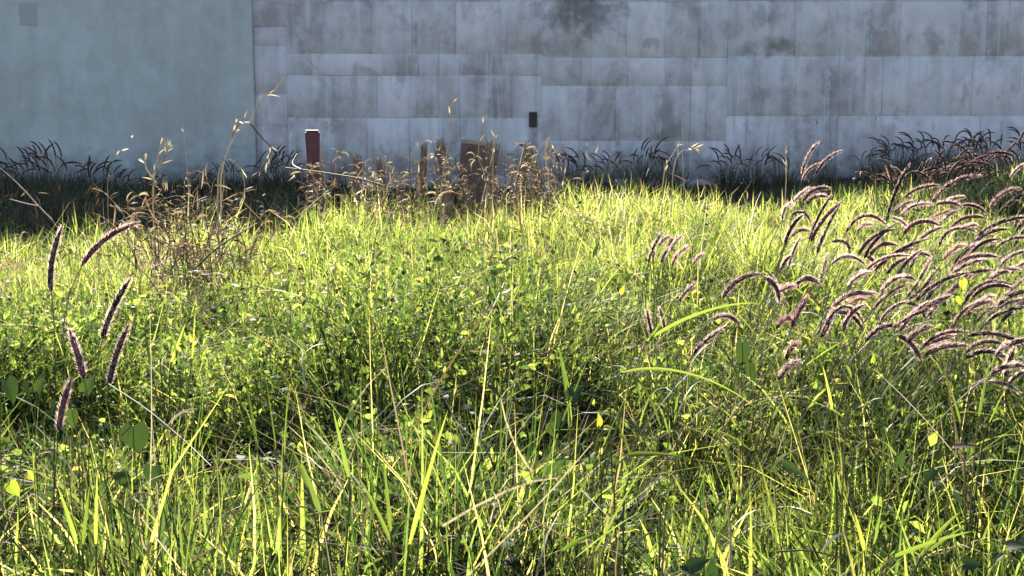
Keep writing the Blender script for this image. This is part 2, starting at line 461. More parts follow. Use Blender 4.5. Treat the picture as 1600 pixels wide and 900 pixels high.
def make_block_wall():
    grime = [(wx(905), wz(15), (0.42, 0.26), (0.13, 0.125, 0.12), 0.8),
             (wx(1205), wz(72), (0.20, 0.10), (0.16, 0.155, 0.14), 0.7),
             (wx(833), wz(222), (0.06, 0.2), (0.16, 0.13, 0.11), 0.5),
             (wx(1000), 0.15, (9.0, 0.28), (0.15, 0.145, 0.125), 0.55),
             (wx(1165), wz(78), (0.13, 0.08), (0.16, 0.155, 0.14), 0.6)]
    m_block = concrete_mat('weathered_concrete_block', (0.545, 0.485, 0.495), 0.36, streak=1.0, blotch=1.2, per_block=0.36, grime=grime, wash=(0.62, 0.61, 0.64))
    m_mortar = concrete_mat('pale_mortar', (0.52, 0.51, 0.53), 0.35, streak=0.6, blotch=0.7, per_block=0)
    root = root_empty('block_wall', (wx(400), WALL_Y, 0))
    tag(root, 'weathered grey concrete block wall with stained blocks of uneven size', 'wall')
    x0 = wx(400)
    o = link('mortar_bed', box_mesh('mortar_bed', 0, 15.0, 0.0, 0.22, -0.3, WALL_TOP), m_mortar, root)
    rows = [
        # strip beside the smooth wall
        (400, [(-200, [450]), (3, [450]), (42, [450]), (72, [450]), (146, [450]), (196, [450]), (272, [450]), (345, [])]),
        (450, [(-200, [515, 580, 645, 713, 780, 845]), (3, [515, 583, 645, 713, 780, 845]), (84, [490, 600, 655, 718, 785, 845]),
               (118, [514, 590, 650, 718, 764, 800, 845]), (184, [462, 516, 574, 640, 690, 720, 785, 845]), (274, [520, 590, 660, 730, 800, 845]), (345, [])]),
        (845, [(-200, [978, 1036, 1090, 1134]), (3, [978, 1036, 1090, 1134]), (90, [908, 980, 1038, 1078, 1134]),
               (134, [915, 962, 1000, 1029, 1078, 1102, 1134]), (220, [905, 960, 1005, 1077, 1134]), (280, [920, 1000, 1080, 1134]), (345, [])]),
        (1134, [(-200, [1195, 1238, 1300, 1350, 1400, 1492, 1535, 1600]), (2, [1195, 1238, 1300, 1348, 1400, 1492, 1535, 1600]), (88, [1190, 1240, 1290, 1348, 1376, 1417, 1462, 1515, 1600]),
                (181, [1165, 1240, 1308, 1348, 1436, 1470, 1532, 1600]), (278, [1200, 1280, 1350, 1420, 1500, 1600]), (345, [])]),
    ]
    xend = 13.0 + x0
    extra = 1600
    far = []
    for (y, n) in ((-200, 9), (4, 9), (90, 9), (182, 9), (279, 9), (345, 0)):
        xs, c = [], 1600
        while c < 1600 + 1050 and n:
            c += random.choice([48, 60, 75, 92, 110]); xs.append(c)
        far.append((y, xs))
    rows.append((1600, far))
    for start, courses in rows:
        for (ya, ends), (yb, _) in zip(courses[:-1], courses[1:]):
            z1, z0 = min(wz(ya), WALL_TOP - 0.004), wz(yb)
            if ya <= -200: z1 = WALL_TOP - 0.004
            prev = start
            for e in ends:
                a, b = wx(prev), wx(e)
                prev = e
                g = random.choice([0.0, 0.0, 0.002, 0.003])
                g2 = random.choice([0.0, 0.0, 0.002])
                w, h = b - a - g, z1 - z0 - g2
                if w < 0.03 or h < 0.03: continue
                d = random.uniform(0.003, 0.012)
                bo = link('block', block_mesh(w, h, d, 0.004), m_block, root)
                bo.location = ((a + b) / 2 - x0, 0.0, (z0 + z1) / 2)
make_block_wall()

def make_smooth_wall():
    m = concrete_mat('smooth_grey_render', (0.455, 0.465, 0.455), 0.20, streak=0.6, blotch=1.1, per_block=0.0, bump=0.15, grime=[(wx(100), 0.12, (9.0, 0.30), (0.16, 0.165, 0.15), 0.6), (wx(300), 1.2, (0.35, 0.8), (0.40, 0.41, 0.41), 0.35)])
    xr = wx(400)
    root = root_empty('rendered_wall', (xr, WALL_Y, 0))
    tag(root, 'tall smooth grey rendered wall beside the concrete blocks', 'wall')
    link('wall_body', box_mesh('wall_body', -10.0, 0, -0.05, 0.35, -0.3, 3.05, 0.008), m, root)
    m2 = concrete_mat('render_patch', (0.36, 0.375, 0.37), 0.12, streak=0.3, blotch=0.6, per_block=0.0, bump=0.15)
    a, b = at(40, 200, WALL_Y - .05)[0] - xr, at(67, 200, WALL_Y - .05)[0] - xr
    z0, z1 = at(0, 40, WALL_Y - .05)[2], at(0, 5, WALL_Y - .05)[2]
    link('repair_patch', box_mesh('repair_patch', a, b, -0.055, -0.045, z0, z1, 0.002), m2, root)
make_smooth_wall()

def make_wall_box():
    c = at(833, 187, WALL_Y)
    root = root_empty('wall_outlet', (c[0], WALL_Y - 0.02, c[2] - 0.075))
    tag(root, 'small dark brown upright rectangular outlet set in the block wall', 'outlet')
    m = plain_mat('dark_rust', [(0.3, (0.05, 0.022, 0.02)), (0.7, (0.11, 0.05, 0.04))], 30, 0.7)
    link('rim', box_mesh('rim', -0.042, 0.042, -0.016, 0.02, 0, 0.155, 0.006), m, root)
    m3 = plain_mat('dark_brown_flap', [(0.3, (0.020, 0.011, 0.011)), (0.7, (0.045, 0.022, 0.02))], 30, 0.9)  # flap is a darker brown than the rim
    link('flap', box_mesh('flap', -0.032, 0.030, -0.022, -0.014, 0.012, 0.142, 0.003), m3, root)
make_wall_box()

# ------------------------------------------------------------------ uncountable cover: grass, weeds, straw
def scatter(n, d0, d1, margin=0.6):
    """points over the wedge of field between two distances, evenly per area"""
    h0, h1 = d0 * 0.375 + margin, d1 * 0.375 + margin
    u = rng.random(n)
    # area-uniform in a trapezoid
    k = (h1 - h0) / (d1 - d0)
    A = 0.5 * k; B = h0; Cc = -u * (h0 + h1) / 2 * (d1 - d0)
    t = (-B + np.sqrt(B * B - 4 * A * Cc)) / (2 * A)
    y = d0 + t
    x = (rng.random(n) * 2 - 1) * (h0 + k * t)
    return x, y

def canopy(x, y):
    """height of the green cover above the soil"""
    n1 = vnoise(x, y, 0.75, 3); n2 = vnoise(x, y, 0.33, 9)
    c = 0.07 + 0.30 * sstep(0.38, 0.64, n1) + 0.15 * sstep(0.38, 0.68, n2) + 0.10 * vnoise(x, y, 0.16, 4)
    # the leafy mound in the middle of the field, the hollow before it, and the low ground towards the lower right
    c = c + 0.16 * np.exp(-(((x + 0.45) / 0.75) ** 2 + ((y - 4.45) / 0.30) ** 2)) - 0.10 * np.exp(-(((x + 0.35) / 0.7) ** 2 + ((y - 3.75) / 0.28) ** 2))
    c = c - 0.10 * np.exp(-(((x - 0.12) / 0.3) ** 2 + ((y - 4.35) / 0.25) ** 2)) - 0.10 * np.exp(-(((x - 0.55) / 0.35) ** 2 + ((y - 2.45) / 0.3) ** 2))
    c = np.maximum(c, 0.05)
    return c

def pix(x, y, z):
    """where a point falls in the photograph (used only to plan what grows where)"""
    dz = z - CAM_Z
    f = y * CT - dz * ST; u = y * ST + dz * CT
    return 800 + FPX * x / f, 450 - FPX * u / f

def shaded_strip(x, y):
    """the strip along the walls in their shadow, where the grass colour is darkened"""
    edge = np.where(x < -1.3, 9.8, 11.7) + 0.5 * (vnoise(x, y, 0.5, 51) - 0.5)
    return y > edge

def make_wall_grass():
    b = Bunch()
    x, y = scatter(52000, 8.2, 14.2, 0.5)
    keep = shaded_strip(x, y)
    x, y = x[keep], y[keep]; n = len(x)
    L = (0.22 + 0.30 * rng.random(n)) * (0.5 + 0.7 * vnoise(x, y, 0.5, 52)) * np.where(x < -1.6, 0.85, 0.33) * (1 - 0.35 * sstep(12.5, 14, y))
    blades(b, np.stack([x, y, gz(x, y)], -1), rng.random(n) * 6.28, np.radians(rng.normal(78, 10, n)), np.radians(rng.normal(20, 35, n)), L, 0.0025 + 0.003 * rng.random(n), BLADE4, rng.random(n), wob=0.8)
    tag(link('wall_shade_grass', b.mesh('wall_shade_grass'), M_SHADE), 'green grass at the foot of the walls, darkened in colour for their shade', 'grass', kind='stuff')

def make_short_grass():
    b = Bunch()
    # the bright strip between the weeds and the walls
    x, y = scatter(172000, 5.0, 12.6, 0.5)
    z = gz(x, y)
    clump = vnoise(x, y, 0.35, 11)
    keep = rng.random(len(x)) < np.clip(0.35 + 0.9 * clump, 0, 1) * (0.25 + 0.75 * sstep(5.2, 7.0, y))
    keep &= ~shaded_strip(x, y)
    x, y, z, clump = x[keep], y[keep], z[keep], clump[keep]
    n = len(x)
    cn = canopy(x, y)
    L = (0.45 + 0.75 * rng.random(n) ** 1.4) * (cn * 0.95 + 0.05) * (1 - 0.36 * sstep(6.8, 8.6, y)) * (0.36 + 0.72 * clump)
    head = rng.random(n) * 2 * PI
    e0 = np.radians(rng.normal(78, 12, n)); e1 = np.radians(rng.normal(15, 42, n))
    w = 0.0022 + 0.0026 * rng.random(n)
    t = np.clip(0.12 + 0.62 * rng.random(n) + 0.30 * (clump - 0.5) + 0.3 * (vnoise(x, y, 0.8, 13) - 0.5), 0, 0.85)
    dry = rng.random(n) < 0.07 + 0.16 * sstep(0.5, 0.75, vnoise(x, y, 0.6, 12))
    t[dry] = 0.95 + 0.05 * rng.random(dry.sum())
    blades(b, np.stack([x, y, z], -1), head, e0, e1, L * 1.15, w, BLADE4, t, wob=0.8)
    tag(link('grass', b.mesh('grass'), M_GRASS), 'short bright yellow green grass growing towards the walls', 'grass', kind='stuff')

def make_long_grass():
    b = Bunch()
    cx, cy = scatter(2700, 1.4, 7.0, 0.35)
    fore = 1 - sstep(2.7, 4.0, cy)
    cl = vnoise(cx, cy, 0.45, 21)
    keep = rng.random(len(cx)) < np.clip((cl - 0.2) * 2.0, 0.15, 1) * (0.45 + 0.55 * fore)
    cx, cy, fore = cx[keep], cy[keep], fore[keep]
    cnt = (6 + rng.random(len(cx)) ** 2 * 26).astype(int)
    fx, fy = scatter(1500, 1.4, 3.2, 0.3)
    kf = rng.random(len(fx)) < np.clip(2.2 * (vnoise(fx, fy, 0.28, 23) - 0.22), 0, 1) * (1 - 0.6 * sstep(2.5, 3.1, fy))
    cx = np.concatenate([cx, fx[kf]]); cy = np.concatenate([cy, fy[kf]]); fore = np.concatenate([fore, np.ones(kf.sum())])
    cnt = np.concatenate([cnt, (14 + rng.random(kf.sum()) * 26).astype(int)])
    idx = np.repeat(np.arange(len(cx)), cnt); n = len(idx)
    r = np.abs(rng.normal(0, 0.035, n)); head = rng.random(n) * 2 * PI
    x = cx[idx] + r * np.cos(head); y = cy[idx] + r * np.sin(head)
    head = head + rng.normal(0, 0.5, n)
    tl = (0.20 + 0.26 * rng.random(len(cx))) * (0.70 + 0.30 * fore); tw = 0.7 + 0.7 * rng.random(len(cx)); tt = 0.12 + 0.60 * rng.random(len(cx))
    L = tl[idx] * (0.55 + 0.6 * rng.random(n))
    e0 = np.radians(rng.normal(76, 9, n)); e1 = np.radians(rng.normal(28, 32, n))
    w = (0.0019 + 0.0027 * rng.random(n) ** 1.3) * tw[idx] * (0.9 + 0.45 * fore[idx])
    tt = np.where(rng.random(len(cx)) < 0.20, 0.66 + 0.1 * rng.random(len(cx)), tt)  # a fifth of the tufts coloured brighter, as sunlit highlights
    t = np.clip(tt[idx] + rng.normal(0.04, 0.11, n), 0, 0.9)
    dry = rng.random(n) < 0.07
    t[dry] = 0.97
    blades(b, np.stack([x, y, gz(x, y)], -1), head, e0, e1, L, w, [0.6, 0.9, 1.0, 0.8, 0.5, 0.03], t, wob=0.6, twist=rng.normal(0, 0.6, n))
    tag(link('tall_grass', b.mesh('tall_grass'), M_LONG), 'long loose green grass blades mixed through the front of the field', 'grass', kind='stuff')

def make_weeds():
    """low leafy weeds: leaning stems with leaves up their length"""
    b = Bunch()
    def patch(n, d0, d1, K, leaf_len, hs, marg, seed):
        x, y = scatter(n, d0, d1, marg)
        cl = vnoise(x, y, 0.5, seed)
        far = sstep(5.6, 7.6, y)
        keep = rng.random(len(x)) < np.clip(0.1 + 1.5 * cl, 0.15, 1) * (1 - 0.75 * far) * (0.16 + 0.84 * sstep(2.3, 3.2, y))
        leafy = np.exp(-(((x + 0.40) / 0.85) ** 2 + ((y - 4.3) / 0.55) ** 2)) + sstep(0.52, 0.68, vnoise(x, y, 0.9, 77))
        keep &= rng.random(len(x)) < 0.30 + 0.70 * np.clip(leafy, 0, 1)
        x, y, cl = x[keep], y[keep], cl[keep]; m = len(x)
        z = gz(x, y)
        top = canopy(x, y) * hs * (0.85 + 0.3 * rng.random(m))
        head = rng.random(m) * 2 * PI; lean = np.radians(rng.normal(22, 14, m))
        base = np.stack([x, y, z], -1)
        dirv = np.stack([np.sin(lean) * np.cos(head), np.sin(lean) * np.sin(head), np.cos(lean)], -1)
        tip = base + dirv * (top / np.cos(np.clip(lean, 0, 1)))[:, None]
        sag = np.stack([np.cos(head), np.sin(head), -0.2 + 0 * head], -1) * 0.05
        midp = (base + tip) / 2 - sag * 0.6
        # stems
        C = np.stack([base, midp, tip], 1)
        S = unit(np.stack([-np.sin(head), np.cos(head), 0 * head], -1))[:, None, :].repeat(3, 1)
        W = np.stack([np.full(m, .0016), np.full(m, .0013), np.full(m, .0006)], 1)
        ribbons(b, C, W, S, 0.1 + 0.4 * rng.random(m))
        # leaves up the upper two thirds
        k = np.tile(np.arange(K), m); idx = np.repeat(np.arange(m), K)
        u = 0.30 + 0.70 * (k + rng.random(m * K)) / K
        u = np.clip(u, 0, 1)[:, None]
        P = (1 - u) ** 2 * base[idx] + 2 * u * (1 - u) * (midp * 2 - (base + tip) / 2)[idx] + u ** 2 * tip[idx]
        hd = k * 2.4 + rng.random(m * K) * 1.0 + np.repeat(rng.random(m) * 6.28, K)
        e0 = np.radians(rng.normal(42, 30, m * K)); e1 = e0 - np.radians(rng.normal(45, 40, m * K))
        L = leaf_len * (0.4 + 0.9 * rng.random(m * K)) * np.repeat(0.6 + 0.75 * rng.random(m), K)
        t = np.clip(np.repeat(0.06 + 0.62 * rng.random(m), K) + rng.normal(0.05, 0.13, m * K), 0, 0.95)
        lit = np.repeat(rng.random(m) < 0.24, K)  # some plants get a brighter leaf colour for sunlit highlights
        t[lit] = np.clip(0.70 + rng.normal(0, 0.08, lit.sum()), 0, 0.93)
        asp = np.repeat(0.08 + 0.25 * rng.random(m) ** 1.5, K)
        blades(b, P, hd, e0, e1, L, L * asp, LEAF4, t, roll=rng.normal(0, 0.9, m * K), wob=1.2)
    patch(4200, 1.4, 4.0, 15, 0.032, 0.85, 0.3, 31)
    patch(15500, 3.6, 6.5, 14, 0.029, 1.0, 0.4, 32)
    patch(3000, 5.9, 10.0, 10, 0.032, 0.7, 0.4, 33)
    tag(link('weeds', b.mesh('weeds'), M_WEED), 'low leafy green weeds matted over the middle of the field', 'weeds', kind='stuff')

def make_meadow():
    """grass through the middle and front of the field, as high as the cover there"""
    b = Bunch()
    x, y = scatter(76000, 1.4, 7.4, 0.4)
    cl = vnoise(x, y, 0.30, 25)
    leafy = np.exp(-(((x + 0.40) / 0.85) ** 2 + ((y - 4.3) / 0.55) ** 2))
    keep = rng.random(len(x)) < np.clip(-0.15 + 1.7 * cl, 0.05, 1) * (1 - 0.6 * leafy) * (0.65 + 0.35 * sstep(2.4, 3.4, y)) * (1 - 0.35 * sstep(6.0, 7.2, y))
    x, y, cl = x[keep], y[keep], cl[keep]; n = len(x)
    cn = canopy(x, y)
    L = (cn * 1.0 + 0.045) * (0.6 + 0.7 * rng.random(n))
    e0 = np.radians(rng.normal(74, 13, n)); e1 = np.radians(rng.normal(18, 42, n))
    w = (0.0014 + 0.0026 * rng.random(n) ** 1.6) * (1 + 0.5 * (1 - sstep(2.4, 3.4, y)))
    t = np.clip(-0.04 + 0.64 * rng.random(n) + 0.40 * (cl - 0.5) + 0.12 * sstep(5.0, 6.6, y), 0, 0.92)
    lit = rng.random(n) < 0.10 + 0.34 * sstep(0.45, 0.7, cl)  # sunlit highlights put into the colour of some blades
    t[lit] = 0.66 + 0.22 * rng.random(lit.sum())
    dry = rng.random(n) < 0.07
    t[dry] = 0.98
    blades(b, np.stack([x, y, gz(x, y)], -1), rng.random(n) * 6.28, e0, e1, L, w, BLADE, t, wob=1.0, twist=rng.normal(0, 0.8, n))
    tag(link('meadow_grass', b.mesh('meadow_grass'), M_LONG), 'fine tangled green grass filling the middle of the field', 'grass', kind='stuff')

def make_side_grass():
    """the same mixed cover to either side of the part the photograph shows"""
    b = Bunch()
    n = 50000
    y = 0.6 + 13.4 * rng.random(n) ** 0.9
    x = (0.375 * y + 0.15 + 3.0 * rng.random(n) ** 1.2) * rng.choice([-1, 1], n)
    L = (canopy(x, y) + 0.06) * (0.6 + 0.7 * rng.random(n))
    t = np.clip(0.05 + 0.75 * rng.random(n) + 0.15 * sstep(5, 7, y), 0, 0.95)
    blades(b, np.stack([x, y, gz(x, y)], -1), rng.random(n) * 6.28, np.radians(rng.normal(70, 15, n)), np.radians(rng.normal(12, 40, n)), L, 0.003 + 0.004 * rng.random(n), BLADE4, t, wob=1.0)
    tag(link('side_grass', b.mesh('side_grass'), M_LONG), 'mixed grass going on at both sides of the field', 'grass', kind='stuff')

def make_infill():
    """dark blades added below the sunlit top to block light and deepen the gaps"""
    b = Bunch()
    x, y = scatter(36000, 1.4, 7.2, 0.4)
    n = len(x)
    cn = canopy(x, y)
    L = cn * (0.45 + 0.40 * rng.random(n))
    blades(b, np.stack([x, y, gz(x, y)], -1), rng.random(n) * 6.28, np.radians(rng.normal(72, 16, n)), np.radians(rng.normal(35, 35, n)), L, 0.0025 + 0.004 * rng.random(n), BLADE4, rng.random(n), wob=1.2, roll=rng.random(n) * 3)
    tag(link('infill', b.mesh('infill'), M_UNDER), 'dark blades added as undergrowth in the hollows between the weeds', 'infill', kind='stuff')

def make_straw():
    b = Bunch()
    x, y = scatter(9000, 1.5, 8.5, 0.3)
    cl = vnoise(x, y, 0.8, 41)
    keep = rng.random(len(x)) < np.clip((cl - 0.2) * 1.6, 0.12, 1)
    x, y = x[keep], y[keep]; n = len(x)
    cn = canopy(x, y)
    z = gz(x, y) + cn * (0.25 + 0.6 * rng.random(n))
    L = 0.10 + 0.34 * rng.random(n) ** 1.6
    e0 = np.radians(rng.normal(28, 26, n)); e1 = e0 - np.radians(rng.normal(20, 30, n))
    w = 0.0009 + 0.0016 * rng.random(n) ** 2
    blades(b, np.stack([x, y, z], -1), rng.random(n) * 6.28, e0, e1, L, w, [1, 1, 0.9, 0.8, 0.4], rng.random(n), wob=1.2, roll=rng.random(n) * 3)
    tag(link('dry_straw', b.mesh('dry_straw'), M_STRAW), 'pale dry straw stems lying criss-cross through the green weeds', 'straw', kind='stuff')
    # brown dead litter under and among the dead weeds at the back
    b = Bunch()
    n = 14000
    x, y = scatter(n, 4.2, 10.8, 0.2)
    px, py = pix(x, y, 0.35)
    wgt = 0.10 + 0.9 * np.exp(-(((px - 310) / 120) ** 2 + ((py - 400) / 75) ** 2)) + 0.6 * np.exp(-(((px - 760) / 170) ** 2 + ((py - 300) / 24) ** 2)) + 0.55 * np.exp(-(((px - 720) / 380) ** 2 + ((py - 455) / 40) ** 2))
    keep = rng.random(n) < wgt
    x, y = x[keep], y[keep]; n = len(x)
    z = gz(x, y) + canopy(x, y) * (0.45 + 0.65 * rng.random(n))
    L = 0.04 + 0.13 * rng.random(n)
    e0 = np.radians(rng.normal(40, 40, n)); e1 = e0 - np.radians(rng.normal(30, 50, n))
    blades(b, np.stack([x, y, z], -1), rng.random(n) * 6.28, e0, e1, L, 0.0015 + 0.004 * rng.random(n) ** 2, LEAF4, rng.random(n), wob=1.5, roll=rng.random(n) * 3)
    tag(link('dead_leaves', b.mesh('dead_leaves'), M_RUST), 'brown withered leaves and stems caught in the grass', 'dead leaves', kind='stuff')

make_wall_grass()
make_short_grass()
make_long_grass()
make_weeds()
make_meadow()
make_side_grass()
make_infill()
make_straw()

# ------------------------------------------------------------------ foxtail grass
def head_curve(A, B, bow, n=14):
    """a bending seed head from A to B; bow lifts its middle, as a share of its length"""
    A = np.asarray(A); B = np.asarray(B)
    L = np.linalg.norm(B - A)
    up = np.array([0, 0, 1.0])
    d = unit(B - A)
    nrm = up - d * d.dot(up)
    if np.linalg.norm(nrm) < 0.25:
        nrm = np.array([-1.0, 0, 0]) * 1.0
    nrm = unit(nrm)
    p1 = A + (B - A) * 0.28 + nrm * bow * L * 1.25
    p2 = A + (B - A) * 0.66 + nrm * bow * L * 1.35
    return bez(A, p1, p2, B, n)

def head_meshes(C, r, nb, blen, rg):
    """core and bristles along the curve C"""
    n = len(C)
    u = np.linspace(0, 1, n)
    prof = np.clip(np.minimum(u / 0.10 + 0.35, (1 - u) / 0.30 + 0.18), 0, 1)
    core = Bunch(); tube(core, C, r * prof * (0.92 + 0.16 * rg.random(n)), 6, 0.5)
    T = unit(np.gradient(C, axis=0))
    ui = rg.random(nb) ** 0.95 * 0.985
    f = ui * (n - 1); i = np.minimum(f.astype(int), n - 2); w = (f - i)[:, None]
    P = C[i] * (1 - w) + C[i + 1] * w; Tt = unit(T[i] * (1 - w) + T[i + 1] * w)
    ref = np.tile(np.array([0.31, -0.92, 0.2]), (nb, 1))
    A = unit(np.cross(Tt, ref)); B = np.cross(Tt, A)
    a = rg.random(nb) * 2 * PI
    R = A * np.cos(a)[:, None] + B * np.sin(a)[:, None]
    pr = np.interp(ui, u, prof)
    ang = np.radians(rg.normal(42, 9, nb))[:, None]
    D = unit(Tt * np.cos(ang) + R * np.sin(ang))
    Lb = blen * (0.6 + 0.7 * rg.random(nb)) * (0.55 + 0.45 * pr)
    s0 = P + R * (r * pr * 0.8)[:, None]
    s2 = s0 + D * Lb[:, None]
    S = unit(np.cross(D, R + rg.normal(0, 0.6, (nb, 3))))
    bb = Bunch()
    Cc = np.stack([s0, s2], 1)
    ribbons(bb, Cc, np.tile(np.array([[0.00042, 0.00014]]), (nb, 1)) * (0.8 + 0.5 * rg.random((nb, 1))), np.stack([S, S], 1), rg.random(nb))
    return core, bb

def foxtail(A, B, bow, label, group=None, seed=0, r=0.0042, blen=0.015, nb=420, root_off=None, leaf=True):
    rg = np.random.default_rng(seed + 1000)
    A = np.asarray(A, float); B = np.asarray(B, float)
    C = head_curve(A, B, bow)
    T0 = unit(C[1] - C[0])
    if root_off is None:
        root_off = (-0.10 - 0.20 * rg.random() * (1 if B[0] > A[0] else -0.6), 0.06 * rg.normal())
    rx, ry = A[0] + root_off[0], A[1] + root_off[1]
    root = np.array([rx, ry, float(gz(rx, ry)) - 0.01])
    e = root_empty('foxtail_stalk', root)
    tag(e, label, 'foxtail', group)
    h = np.linalg.norm(A - root)
    S = bez(root, root + np.array([0.02 * rg.normal(), 0.02 * rg.normal(), h * 0.45]), A - T0 * h * 0.30, A, 12)
    st = Bunch(); tube(st, S - root, np.linspace(0.0020, 0.0011, 12), 5)
    link('stem', st.mesh('stem'), M_STEM, e)
    core, bb = head_meshes(C, r, nb, blen, rg)
    for q in core.v: q -= root
    for q in bb.v: q -= root
    hd = link('seed_head', core.mesh('seed_head'), M_CORE, e)
    link('bristles', bb.mesh('bristles'), M_BRIS, hd)
    if leaf:
        for k in range(rg.integers(1, 3)):
            i = rg.integers(3, 8)
            lb = Bunch()
            blades(lb, (S[i] - root)[None], np.array([rg.random() * 6.28]), np.array([rg.uniform(0.7, 1.2)]), np.array([rg.uniform(-0.6, 0.4)]), np.array([rg.uniform(0.18, 0.34)]), np.array([0.0032]), [0.5, 1, 1, 0.7, 0.4, 0.03], np.array([0.5]))
            link('leaf', lb.mesh('leaf'), M_BLADE, e)
    return e

def z6(x, y): return (1200 + x / 2.8125, 200 + y / 2.8125)
def z8(x, y): return (1380 + x / 4.09, 420 + y / 4.09)
def zk(x, y): return (1100 + x / 3.75, 380 + y / 3.75)
def z7(x, y): return (800 + x / 3.0, 300 + y / 3.0)
STAND = []
for rec in [(150, 205, 220, 68, .10), (210, 210, 310, 118, .14), (150, 235, 225, 168, .16), (105, 335, 180, 265, .06), (155, 320, 250, 278, .18), (170, 335, 260, 308, .2), (62, 410, 105, 350, .3),
            (105, 380, 180, 420, .35), (75, 510, 140, 405, .1), (105, 475, 175, 458, .2), (190, 500, 310, 345, .08), (215, 555, 300, 375, .05), (180, 500, 270, 320, .05), (90, 610, 135, 500, .05), (60, 620, 95, 570, .1),
            (340, 465, 490, 440, .33), (395, 455, 450, 432, .25), (520, 420, 610, 195, .05), (555, 370, 630, 330, .1), (585, 385, 715, 340, .16), (600, 305, 745, 258, .12), (720, 335, 905, 230, .16), (780, 325, 850, 308, .08),
            (740, 335, 840, 345, .12), (850, 340, 950, 375, .15), (545, 395, 600, 430, .1), (975, 355, 1090, 280, .17), (1065, 220, 1125, 165, .1), (400, 555, 545, 455, .15), (595, 470, 750, 435, .25), (700, 415, 800, 370, .1),
            (745, 430, 835, 365, .08), (800, 445, 930, 410, .2), (850, 445, 920, 430, .1), (770, 470, 900, 470, .16), (815, 605, 1000, 430, .05), (900, 500, 1135, 408, .13), (450, 560, 550, 525, .2), (470, 625, 690, 495, .08),
            (525, 640, 600, 580, .1), (570, 650, 660, 555, .08), (625, 620, 720, 585, .38), (610, 740, 700, 590, -.05), (620, 750, 715, 640, -.1), (650, 760, 860, 650, .1), (700, 830, 880, 665, .06), (770, 580, 860, 520, .12),
            (835, 590, 990, 572, .12), (1020, 610, 1135, 550, .14), (1070, 640, 1135, 595, .1), (975, 670, 1060, 635, .15), (900, 745, 1045, 712, .18), (990, 800, 1130, 665, .05), (945, 870, 1130, 800, .12), (280, 790, 450, 740, .15),
            (240, 890, 390, 880, .45), (115, 700, 210, 690, .25), (50, 720, 110, 700, .15), (5, 640, 40, 750, .12), (105, 880, 165, 760, .05), (275, 605, 405, 610, .28), (280, 500, 345, 570, .4), (225, 700, 260, 560, .03),
            (495, 735, 590, 660, .15), (495, 850, 600, 775, .12), (610, 770, 690, 850, .18), (870, 810, 980, 765, .12), (920, 850, 1000, 790, .15), (660, 500, 760, 440, .1), (360, 690, 420, 640, .1), (430, 560, 465, 620, .2)]:
    STAND.append((*z6(*rec[:2]), *z6(*rec[2:4]), rec[4]))
for rec in [(240, 515, 530, 420, .16), (540, 430, 900, 510, .14), (270, 550, 500, 500, .1), (100, 430, 235, 580, .1), (525, 575, 790, 600, .2), (570, 745, 830, 790, .16), (690, 670, 900, 630, .12), (800, 740, 900, 660, .05), (780, 690, 835, 515, .03), (720, 560, 800, 480, .1)]:
    STAND.append((*z8(*rec[:2]), *z8(*rec[2:4]), rec[4]))
for rec in [(110, 325, 320, 190, .16), (350, 200, 430, 330, .2), (445, 285, 520, 255, .1), (530, 260, 655, 250, .33), (515, 490, 595, 330, .05), (425, 500, 500, 460, .2), (685, 550, 745, 410, -.05), (745, 405, 900, 500, .2), (770, 365, 975, 315, .18),
            (830, 375, 930, 340, .12), (485, 680, 545, 600, .2), (440, 800, 540, 710, .15), (0, 590, 120, 500, .06), (50, 450, 190, 480, .25)]:
    STAND.append((*zk(*rec[:2]), *zk(*rec[2:4]), rec[4]))
# heads half hidden in the thick of the stand and past the edge of the picture
for k in range(32):
    x0 = random.uniform(1310, 1580); y0 = random.uniform(370, 560)
    L = random.uniform(35, 70); a = random.uniform(0.1, 0.9)
    STAND.append((x0, y0, x0 + L * math.cos(a), y0 - L * math.sin(a), random.uniform(.05, .25)))
for k in range(5):
    x0 = random.uniform(1560, 1590); y0 = random.uniform(300, 600)
    L = random.uniform(60, 100); a = random.uniform(0.1, 0.8)
    STAND.append((x0, y0, x0 + L * math.cos(a), y0 - L * math.sin(a), random.uniform(.05, .25)))

